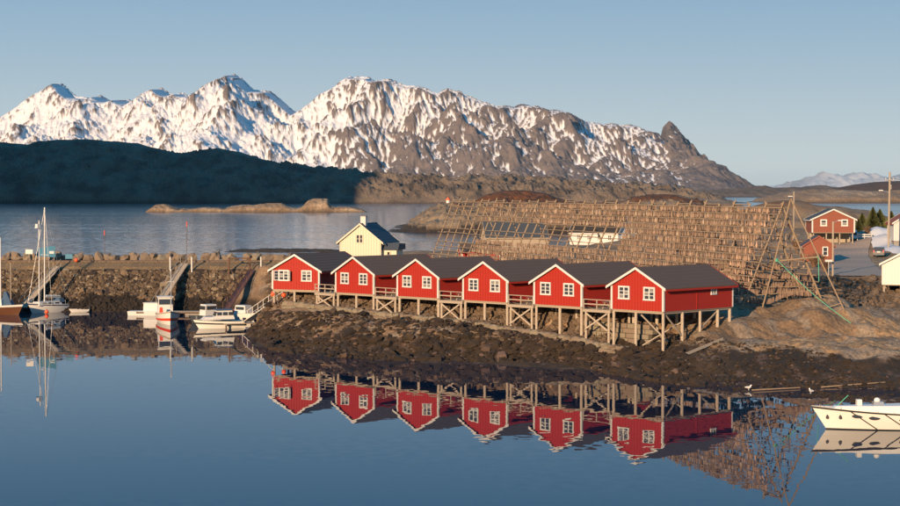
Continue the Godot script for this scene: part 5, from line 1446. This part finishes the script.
func fittings() -> void:
	gangway("gangway", V(-39.9, 6.8, 270.4), V(-42.2, 0.75, 257.0), 1.2, M.timber, "pale grey railed gangway beside the fishing boat")
	gangway("gangway", V(-29.6, 5.9, 268.6), V(-32.0, 0.75, 257.0), 1.0, M.varnish, "brown wooden gangway behind the small day boat")
	gangway("gangway", V(-59.0, 6.4, 270.0), V(-62.0, 0.75, 261.0), 1.3, M.timber, "grey gangway between the two sailing boats")
	gangway("stairway", V(-21.6, 3.9, 226.0), V(-26.2, 0.8, 231.5), 1.3, M.white_old, "white railed stairway down to the landing stage by the end cabin")
	var o := thing("landing_stage", V(-27.2, 0, 231.6), 0.3, "small timber landing stage at the foot of the white stairs", "landing stage")
	for i in 12: pbox(o, "deck_plank", Vector3(-1.9 + i * 0.34, 0.62, 0), Vector3(0.31, 0.07, 2.0), M.timber)
	for x in [-1.8, 1.8]:
		pbox(o, "joist", Vector3(x, 0.5, 0), Vector3(0.14, 0.16, 2.0), M.timber)
		for z in [-0.8, 0.8]: pole(o, "pile", Vector3(x, 0.58, z), Vector3(x, -1.6, z), 0.11, M.timber_dark)
	for e in [[-36.5, 256.0, 16.0, "under the pale gangway"], [-30.0, 250.0, 9.0, "under the brown gangway"], [-60.5, 267.0, 12.0, "between the sailing boats"]]:
		var f := thing("floating_dock", V(e[0], 0, e[1]), 0, "low floating timber dock " + e[3], "dock", "floating docks")
		pbox(f, "deck", Vector3(0, 0.52, 0), Vector3(e[2], 0.1, 2.0), M.timber)
		var n := int(e[2] / 3.0)
		for i in n: pbox(f, "float", Vector3(-e[2] / 2 + (i + 0.5) * e[2] / n, 0.16, 0), Vector3(2.2, 0.62, 1.7), M.concrete)
		for s in [-1, 1]: pbox(f, "fender_beam", Vector3(0, 0.42, s * 1.03), Vector3(e[2], 0.2, 0.1), M.timber_dark)
	# mooring posts on the breakwater
	for e in [[-41.9, 269.5, "white post at the head of the pale gangway"], [-38.6, 269.0, "white post with a red ring beside the pale gangway"], [-33.0, 268.6, "brown gate post at the head of the brown gangway"], [-28.3, 269.5, "tall pale post on the breakwater near the end cabin"]]:
		var p := thing("mooring_post", V(e[0], 4.6, e[1]), 0, e[2], "post", "posts along the breakwater")
		pole(p, "shaft", Vector3(0, -0.6, 0), Vector3(0, 3.2, 0), 0.13, M.white_old if e[0] != -33.0 else M.varnish)
		pole(p, "cap", Vector3(0, 3.2, 0), Vector3(0, 3.3, 0), 0.17, M.concrete)
	var gb := thing("gate_beam", V(-33.0, 7.6, 268.6), 0, "brown cross beam over the head of the brown gangway", "beam")
	beam(gb, "timber", Vector3(0, 0, 0), Vector3(3.2, 0.05, -0.4), 0.16, 0.16, M.varnish)
	pole(gb, "upright", Vector3(3.1, 0.0, -0.4), Vector3(3.1, -3.2, -0.4), 0.1, M.varnish)
	var bd := thing("notice_board", V(-61.3, 7.0, 273.5), 0.15, "blue notice board with a white panel on the breakwater", "notice board")
	var bp := MB.new()
	bp.hexa([Vector3(-1.6, 0.8, 0.06), Vector3(1.3, 0.6, 0.06), Vector3(1.3, 0.6, -0.06), Vector3(-1.6, 0.8, -0.06), Vector3(-1.3, 2.0, 0.06), Vector3(1.3, 2.4, 0.06), Vector3(1.3, 2.4, -0.06), Vector3(-1.3, 2.0, -0.06)])
	part(bd, "board", bp.mesh(), M.sign_blue)
	pbox(bd, "panel", Vector3(0.75, 1.35, 0.075), Vector3(0.7, 0.4, 0.02), M.white)
	for x in [-1.0, 1.1]: pole(bd, "post", Vector3(x, -0.1, -0.12), Vector3(x, 2.1, -0.12), 0.06, M.timber)
	var sb := thing("sign_board", V(-63.6, 7.0, 272.0), 0, "small white sign on a post beside the blue notice board", "sign")
	pbox(sb, "panel", Vector3(0, 1.5, 0.05), Vector3(1.1, 0.7, 0.05), M.white)
	pole(sb, "post", Vector3(0, -0.1, 0), Vector3(0, 1.7, 0), 0.05, M.timber)
	var dl := thing("life_ring_stand", V(-57.8, 7.0, 273.0), 0, "dark stand with a red float on the breakwater above the sailing yacht", "stand")
	pbox(dl, "panel", Vector3(0, 0.75, 0), Vector3(1.1, 0.7, 0.06), M.sign_blue)
	for x in [-0.5, 0.5]: pole(dl, "post", Vector3(x, -0.1, -0.06), Vector3(x, 1.2, -0.06), 0.05, M.dark_paint)
	# floats
	var ball := SphereMesh.new()
	ball.radius = 0.3; ball.height = 0.6; ball.radial_segments = 16; ball.rings = 8
	for e in [[-56.4, 7.25, 271.6, "red ball float lying on the breakwater path"], [-21.9, 4.9, 222.6, "orange ball float hung under the end cabin beside the stairs"], [-20.6, 4.75, 222.9, "orange ball float hung under the end cabin behind the corner post"], [-58.0, 0.3, 258.6, "red mooring float on the water by the sailing yacht"]]:
		var b := thing("ball_float", V(e[0], e[1], e[2]), 0, e[3], "float", "ball floats")
		part(b, "ball", ball, M.orange)
		pole(b, "eye", Vector3(0, 0.28, 0), Vector3(0, 0.42, 0), 0.05, M.dark_paint)
	# spar beacons in the bay
	for e in [[-76.0, 396.0, 4.6, "thin red-topped spar beacon in the bay behind the sailing yacht"], [-57.0, 390.0, 6.6, "taller thin red spar beacon in the bay behind the pale gangway"]]:
		var b := thing("spar_beacon", V(e[0], 0, e[1]), 0, e[3], "beacon", "spar beacons")
		pole(b, "spar", Vector3(0, -1.5, 0), Vector3(0, e[2] + 4.4, 0), 0.05, M.varnish)
		pole(b, "topmark", Vector3(0, e[2] + 3.4, 0), Vector3(0, e[2] + 4.5, 0), 0.10, M.red_stripe)
	# loose plank and driftwood
	var pk := thing("plank", V(25.4, 0, 178.0), 0, "long pale plank lying on the dark shore beside the end cabin", "plank")
	var pa := Vector2(23.2, 176.2)
	var pb := Vector2(27.4, 180.4)
	beam(pk, "board", V(pa.x, gy(pa.x, pa.y) + 0.2, pa.y) - pk.position, V(pb.x, gy(pb.x, pb.y) + 0.25, pb.y) - pk.position, 0.28, 0.07, M.timber)
	for e in [[26.6, 158.0, 31.2, 160.0, "driftwood log along the water's edge by the standing gulls"], [33.2, 160.4, 39.5, 163.0, "driftwood log farther up the dark shore beyond the gulls"]]:
		var lg := thing("driftwood_log", V(e[0], 0, e[1]), 0, e[4], "log", "driftwood on the shore")
		var a := V(e[0], maxf(gy(e[0], e[1]), 0.0) + 0.1, e[1])
		var b := V(e[2], maxf(gy(e[2], e[3]), 0.0) + 0.1, e[3])
		var mb := MB.new()
		mb.tube(a - lg.position, b - lg.position, 0.08, 0.05, 7)
		part(lg, "trunk", mb.mesh(), M.rack_pole)

func gull(at: Vector3, turn: float, label: String) -> void:
	var o := thing("gull", at, turn, label, "gull", "gulls at the water's edge")
	var mb := MB.new()
	var p := [Vector3(-0.30, 0.24, 0), Vector3(-0.2, 0.25, 0), Vector3(-0.08, 0.25, 0), Vector3(0.05, 0.26, 0), Vector3(0.14, 0.31, 0), Vector3(0.17, 0.38, 0), Vector3(0.2, 0.44, 0), Vector3(0.25, 0.44, 0)]
	var r := [0.02, 0.07, 0.11, 0.10, 0.075, 0.05, 0.055, 0.03]
	for i in p.size() - 1: mb.tube(p[i], p[i + 1], r[i], r[i + 1], 10, i == 0 or i == p.size() - 2)
	mb.tube(Vector3(-0.02, 0.2, 0.04), Vector3(-0.01, 0.0, 0.04), 0.012, 0.01, 5)
	mb.tube(Vector3(-0.02, 0.2, -0.04), Vector3(-0.01, 0.0, -0.04), 0.012, 0.01, 5)
	part(o, "body", mb.mesh(), M.gull_white)
	for s in [-1, 1]:
		var w := MB.new()
		w.box(Vector3(-0.12, 0.29, s * 0.095), Vector3(0.42, 0.11, 0.03), Basis(Vector3.BACK, 0.08))
		part(o, "wing", w.mesh(), M.white_old)
	var bk := MB.new()
	bk.tube(Vector3(0.26, 0.44, 0), Vector3(0.34, 0.425, 0), 0.022, 0.006, 6)
	part(o, "beak", bk.mesh(), M.orange)

# ------------------------------------------------------------------ road side
func wheel(o: Node, c: Vector3, r: float) -> void:
	var w := Node3D.new()
	w.name = "wheel"
	o.add_child(w, true)
	w.position = c
	pole(w, "tyre", Vector3(-0.11, 0, 0), Vector3(0.11, 0, 0), r, M.rubber)
	pole(w, "rim", Vector3(-0.12, 0, 0), Vector3(0.12, 0, 0), r * 0.6, M.steel)

func vehicle(called: String, at: Vector3, turn: float, label: String, cat: String, w: float, prof: Array, glass_prof: Array, paint: Material, rear_z: float, rear_win: Array, plate: Material) -> void:   # rear faces +z
	var o := thing(called, at, turn, label, cat)
	var poly := PackedVector2Array()
	for p in prof: poly.append(Vector2(p[0], p[1]))
	var ix := Geometry2D.triangulate_polygon(poly)
	var mb := MB.new()
	var inset := func(y: float) -> float: return w / 2 - maxf(0.0, y - 1.0) * 0.16
	for i in range(0, ix.size(), 3):
		for s in [1, -1]:
			var q := []
			for k in 3: q.append(Vector3(s * inset.call(poly[ix[i + k]].y), poly[ix[i + k]].y, poly[ix[i + k]].x))
			mb.tri(q[0], q[1], q[2])
	for i in poly.size():
		var a := poly[i]
		var b := poly[(i + 1) % poly.size()]
		mb.quad(Vector3(inset.call(a.y), a.y, a.x), Vector3(inset.call(b.y), b.y, b.x), Vector3(-inset.call(b.y), b.y, b.x), Vector3(-inset.call(a.y), a.y, a.x))
	part(o, "body", mb.mesh(), paint)
	for s in [1, -1]:
		var g := MB.new()
		for k in range(1, glass_prof.size() - 1):
			var q := []
			for e in [0, k, k + 1]:
				var p: Array = glass_prof[e]
				q.append(Vector3(s * (inset.call(p[1]) + 0.012), p[1], p[0]))
			g.tri(q[0], q[1], q[2])
		part(o, "side_window", g.mesh(), M.glass)
		pbox(o, "tail_light", Vector3(s * (w / 2 - 0.12), 0.95, rear_z + 0.0), Vector3(0.16, 0.42, 0.06), M.tail_red)
		wheel(o, Vector3(s * (w / 2 - 0.1), 0.33, rear_z - 0.85), 0.33)
		wheel(o, Vector3(s * (w / 2 - 0.1), 0.33, rear_z - 3.4), 0.33)
	for e in rear_win: pbox(o, "rear_window", Vector3(e[0], e[1], rear_z - e[4]), Vector3(e[2], e[3], 0.05), M.glass, Basis(Vector3.RIGHT, -0.16))
	pbox(o, "bumper", Vector3(0, 0.48, rear_z + 0.02), Vector3(w * 0.96, 0.24, 0.12), M.dark_paint)
	pbox(o, "number_plate", Vector3(0.0 if plate == M.white else -0.35, 0.85, rear_z + 0.03), Vector3(0.52, 0.2 if plate == M.white else 0.3, 0.02), plate)

func tree(at: Vector3, h: float, w: float, label: String, mat: Material, seed_: int) -> void:
	var o := thing("spruce_tree", at, 0, label, "tree", "spruce trees beside the road")
	var r := RandomNumberGenerator.new()
	r.seed = seed_
	var tr := MB.new()
	tr.tube(Vector3(0, -0.4, 0), Vector3(r.randf_range(-0.1, 0.1), h * 0.96, 0), 0.16, 0.02, 7)
	part(o, "trunk", tr.mesh(), M.bark)
	var mb := MB.new()
	for i in 1500:
		var t := pow(r.randf(), 0.8)
		var y := h * (0.05 + 0.93 * t)
		var reach := w * (1.0 - t) * r.randf_range(0.55, 1.08) + 0.12
		var a := r.randf() * TAU
		var d := Vector3(cos(a), 0, sin(a))
		var side := Vector3(-d.z, 0, d.x)
		var root := Vector3(0, y, 0) + d * reach * r.randf_range(0.0, 0.5)
		var tip := Vector3(0, y + reach * r.randf_range(0.05, 0.45), 0) + d * reach
		var wd := 0.10 + reach * 0.12
		var mid := root.lerp(tip, 0.55) + Vector3(0, -0.05, 0)
		mb.tri(root, mid + side * wd, tip); mb.tri(root, tip, mid - side * wd)
		mb.tri(mid + Vector3(0, -wd, 0), tip, root.lerp(tip, 0.2) + Vector3(0, wd * 0.4, 0))
	part(o, "crown", mb.mesh(), mat)

func shrub(at: Vector3, s: float, label: String) -> void:
	var o := thing("bare_shrub", at, rng.randf() * TAU, label, "shrub", "bare shrubs beside the road")
	var mb := MB.new()
	for i in 70:
		var a := rng.randf() * TAU
		var d := Vector3(cos(a) * rng.randf_range(0.1, 0.75), 1, sin(a) * rng.randf_range(0.1, 0.75)).normalized()
		var p := d * s * rng.randf_range(0.5, 1.0)
		mb.tube(Vector3(cos(a) * 0.1, -0.2, sin(a) * 0.1), p, 0.035, 0.015, 4, false)
		for k in 4:
			var q := p * rng.randf_range(0.4, 0.95)
			mb.tube(q, q + Vector3(rng.randf_range(-1, 1), rng.randf_range(0.2, 1), rng.randf_range(-1, 1)) * 0.28 * s, 0.02, 0.008, 3, false)
	part(o, "twigs", mb.mesh(), M.shrub)

func roadside() -> void:
	vehicle("parked_van", V(75.6, gh(75.6, 338) + 0.13, 338), -0.12, "white parked van with dark rear windows beside the red house", "van", 1.95, [[0.0, 0.35], [0.0, 1.0], [-0.12, 2.0], [-0.4, 2.15], [-3.2, 2.15], [-4.0, 1.35], [-4.9, 1.1], [-5.0, 0.35]], [[-2.4, 1.2], [-3.75, 1.25], [-3.15, 1.95], [-2.4, 1.95]], M.van_white, 0.0, [[-0.42, 1.55, 0.66, 0.6, 0.02], [0.42, 1.55, 0.66, 0.6, 0.02]], M.plate_green)
	vehicle("parked_car", V(71.2, gh(71.2, 299) + 0.13, 299), -0.3, "dark grey parked car beside the snow patch", "car", 1.8, [[0.0, 0.3], [0.0, 0.95], [-0.45, 1.55], [-0.9, 1.62], [-2.1, 1.58], [-2.95, 1.0], [-4.0, 0.9], [-4.2, 0.3]], [[-0.5, 1.0], [-2.8, 1.02], [-2.05, 1.5], [-0.75, 1.52]], M.car_grey, 0.0, [[0.0, 1.24, 1.35, 0.5, 0.19]], M.white)
	# roof glass of the car catches the sky; poles
	var o := thing("utility_pole", V(75.5, gh(75.5, 310), 310), 0, "tall grey utility pole with a street lamp arm beside the spruces", "utility pole", "poles beside the road")
	pole(o, "shaft", Vector3(0, -0.5, 0), Vector3(0.15, 13.2, 0), 0.17, M.timber)
	beam(o, "crossarm", Vector3(-0.75, 11.8, 0.2), Vector3(0.85, 11.8, 0.2), 0.12, 0.12, M.timber)
	for x in [-0.6, 0.1, 0.7]: pole(o, "insulator", Vector3(x, 11.85, 0.2), Vector3(x, 12.15, 0.2), 0.06, M.white)
	pole(o, "lamp_arm", Vector3(0.05, 9.6, 0), Vector3(-1.1, 10.0, 0.1), 0.05, M.steel)
	taper(o, "lamp_head", Vector3(-1.4, 10.02, 0.1), Vector3(0.75, 0.16, 0.3), Vector3(0.9, 0, 0.7), M.white)
	pole(o, "transformer", Vector3(0.3, 10.2, 0.15), Vector3(0.3, 11.0, 0.15), 0.16, M.concrete)
	o = thing("utility_pole", V(53.4, gh(53.4, 251), 251), 0, "short weathered pole at the foot of the road beside the small sign", "utility pole", "poles beside the road")
	pole(o, "shaft", Vector3(0, -0.5, 0), Vector3(0, 7.6, 0), 0.14, M.timber)
	pole(o, "lamp_arm", Vector3(0, 7.4, 0), Vector3(0.75, 7.75, 0), 0.04, M.steel)
	taper(o, "lamp_head", Vector3(0.9, 7.75, 0), Vector3(0.5, 0.14, 0.25), Vector3(0.9, 0, 0.7), M.white)
	o = thing("utility_pole", V(66.8, 11.0, 350), 0, "thin pole with a lamp rising behind the near end of the fish rack", "utility pole", "poles beside the road")
	pole(o, "shaft", Vector3(0, -6.0, 0), Vector3(0, 6.6, 0), 0.12, M.timber)
	taper(o, "lamp_head", Vector3(-0.7, 5.7, 0), Vector3(0.9, 0.14, 0.3), Vector3(0.9, 0, 0.7), M.white)
	pole(o, "lamp_arm", Vector3(0, 5.5, 0), Vector3(-0.5, 5.68, 0), 0.05, M.steel)
	o = thing("road_sign", V(52.5, gh(52.5, 249.5), 249.5), 0, "small white sign board on a post at the foot of the road", "sign")
	pbox(o, "panel", Vector3(0, 2.2, 0.05), Vector3(1.0, 0.3, 0.04), M.white)
	pole(o, "post", Vector3(0, -0.3, 0), Vector3(0, 2.3, 0), 0.05, M.steel)
	var w := thing("overhead_wire", V(75.6, 12.1 + gh(75.5, 310), 310), 0, "thin overhead wire running from the tall utility pole", "wire")
	var mb := MB.new()
	for i in 10:
		var f := func(t: float) -> Vector3: return Vector3(45 * t, -3.0 * t * (1 - t) * 1.2 - 1.4 * t, -10 * t)
		mb.tube(f.call(i / 10.0), f.call((i + 1) / 10.0), 0.03, 0.03, 4, false)
	part(w, "cable", mb.mesh(), M.dark_paint)
	for e in [[82.6, 361.0, 4.7, 2.3, 0], [84.3, 359.0, 5.9, 2.5, 1], [86.4, 362.0, 5.5, 2.6, 0], [81.2, 358.0, 3.6, 2.0, 1], [88.2, 360.0, 5.1, 2.4, 0]]:
		var names := ["lowest green spruce of the clump, next to the van", "short spruce at the edge of the clump beside the red house", "tallest pointed spruce in the clump beside the road", "broad green spruce in the middle of the clump behind the utility pole", "green spruce at the end of the clump beyond the utility pole"]
		var k: int = {3.6: 0, 4.7: 1, 5.9: 2, 5.5: 3, 5.1: 4}[e[2]]
		tree(V(e[0], gh(e[0], e[1]) - 0.1, e[1]), e[2] * 1.02, e[3], names[k], M.needles if e[4] == 0 else M.needles_dark, 900 + k)
	for e in [[54.6, 262.0, 2.0, "bare brown shrub at the foot of the road behind the short pole"], [55.4, 274.0, 2.3, "bare brown shrub beside the small red shed"], [57.6, 280.0, 1.8, "bare brown shrub between the red shed and the road"], [62.0, 322.0, 2.0, "bare brown shrub under the red house"], [79.0, 341.0, 1.6, "low bare shrub between the van and the spruces"]]:
		shrub(V(e[0], gh(e[0], e[1]), e[1]), e[2], e[3])
	# low white fence at the head of the snow patch
	o = thing("white_fence", V(76.2, gh(76.2, 331) + 0.1, 331), 0.2, "low white board fence above the snow patch", "fence")
	for x in [-1.4, 0.0, 1.4]: pbox(o, "post", Vector3(x, 0.4, 0), Vector3(0.12, 1.2, 0.12), M.white)
	for y in [0.45, 0.85]: pbox(o, "board", Vector3(0, y, 0.08), Vector3(3.1, 0.2, 0.04), M.white)

func _ready() -> void:
	# camera, sky, sun, exposure
	var cam := Camera3D.new()
	cam.position = Vector3(0, 17.53, 0); cam.rotation.x = -atan(61.0 / 1800.0)
	cam.fov = rad_to_deg(2 * atan(253.0 / 1800.0)); cam.near = 1.0; cam.far = 120000
	add_child(cam)
	var env := Environment.new()
	env.background_mode = Environment.BG_SKY
	var sm := ProceduralSkyMaterial.new()
	sm.sky_top_color = Color(0.010, 0.165, 0.355).linear_to_srgb()
	sm.sky_horizon_color = Color(0.45, 0.485, 0.46).linear_to_srgb()
	sm.sky_curve = 0.075
	sm.ground_horizon_color = Color(0.3, 0.33, 0.36).linear_to_srgb(); sm.ground_bottom_color = Color(0.05, 0.08, 0.11).linear_to_srgb()
	sm.sun_angle_max = 1.0
	env.sky = Sky.new(); env.sky.sky_material = sm
	env.tonemap_mode = Environment.TONE_MAPPER_LINEAR; env.tonemap_exposure = 1.5
	env.fog_enabled = true; env.fog_density = 0.000007; env.fog_light_color = Color(0.70, 0.82, 0.90)
	env.sdfgi_enabled = true; env.ssao_enabled = true; env.ssil_enabled = true
	var we := WorldEnvironment.new()
	we.environment = env
	add_child(we)
	var sun := DirectionalLight3D.new()
	var az := deg_to_rad(26.0)
	var el := deg_to_rad(13.0)
	sun.basis = Basis.looking_at(-Vector3(-sin(az) * cos(el), sin(el), cos(az) * cos(el)))
	sun.light_color = Color(1.0, 0.85, 0.68); sun.light_energy = 1.6; sun.light_angular_distance = 0.5; sun.shadow_enabled = true
	add_child(sun)
	rng.seed = 4711
	nz.seed = 5; nz.frequency = 0.12; nz.fractal_octaves = 3
	nz2.seed = 11; nz2.frequency = 0.16; nz2.fractal_octaves = 2
	unit_box = BoxMesh.new()
	var cyl := CylinderMesh.new()
	cyl.top_radius = 1.0; cyl.bottom_radius = 1.0; cyl.height = 1.0; cyl.radial_segments = 8; cyl.rings = 1
	unit_pole = cyl
	materials()
	make_rocks()
	base_heights()
	# water
	var mb := MB.new()
	mb.quad(V(-4000, 0, -300), V(4000, 0, -300), V(4000, 0, 270), V(-4000, 0, 270))
	top("water", mb.mesh(), M.harbour)
	mb = MB.new()
	mb.quad(V(-40000, 0, 270), V(22.5, 0, 270), V(5833, 0, 70000), V(-40000, 0, 70000))
	top("sea", mb.mesh(), M.bay)
	mb = MB.new()
	mb.quad(V(22.5, 0, 270), V(40000, 0, 270), V(40000, 0, 70000), V(5833, 0, 70000))
	top("sea", mb.mesh(), M.sound)
	mountains()
	far_land()
	near_land()
	breakwater()
	shore_rocks()
	quay_wall()
	cabins()
	decks()
	houses()
	racks()
	boats()
	fittings()
	roadside()
	gull(V(26.4, maxf(gy(26.4, 158.6), 0.02), 158.6), 0.2, "white gull standing on the shore at the log's near end")
	gull(V(31.3, maxf(gy(31.3, 155.8), 0.02), 155.8), 1.9, "white gull standing at the water's edge closest to the yacht")
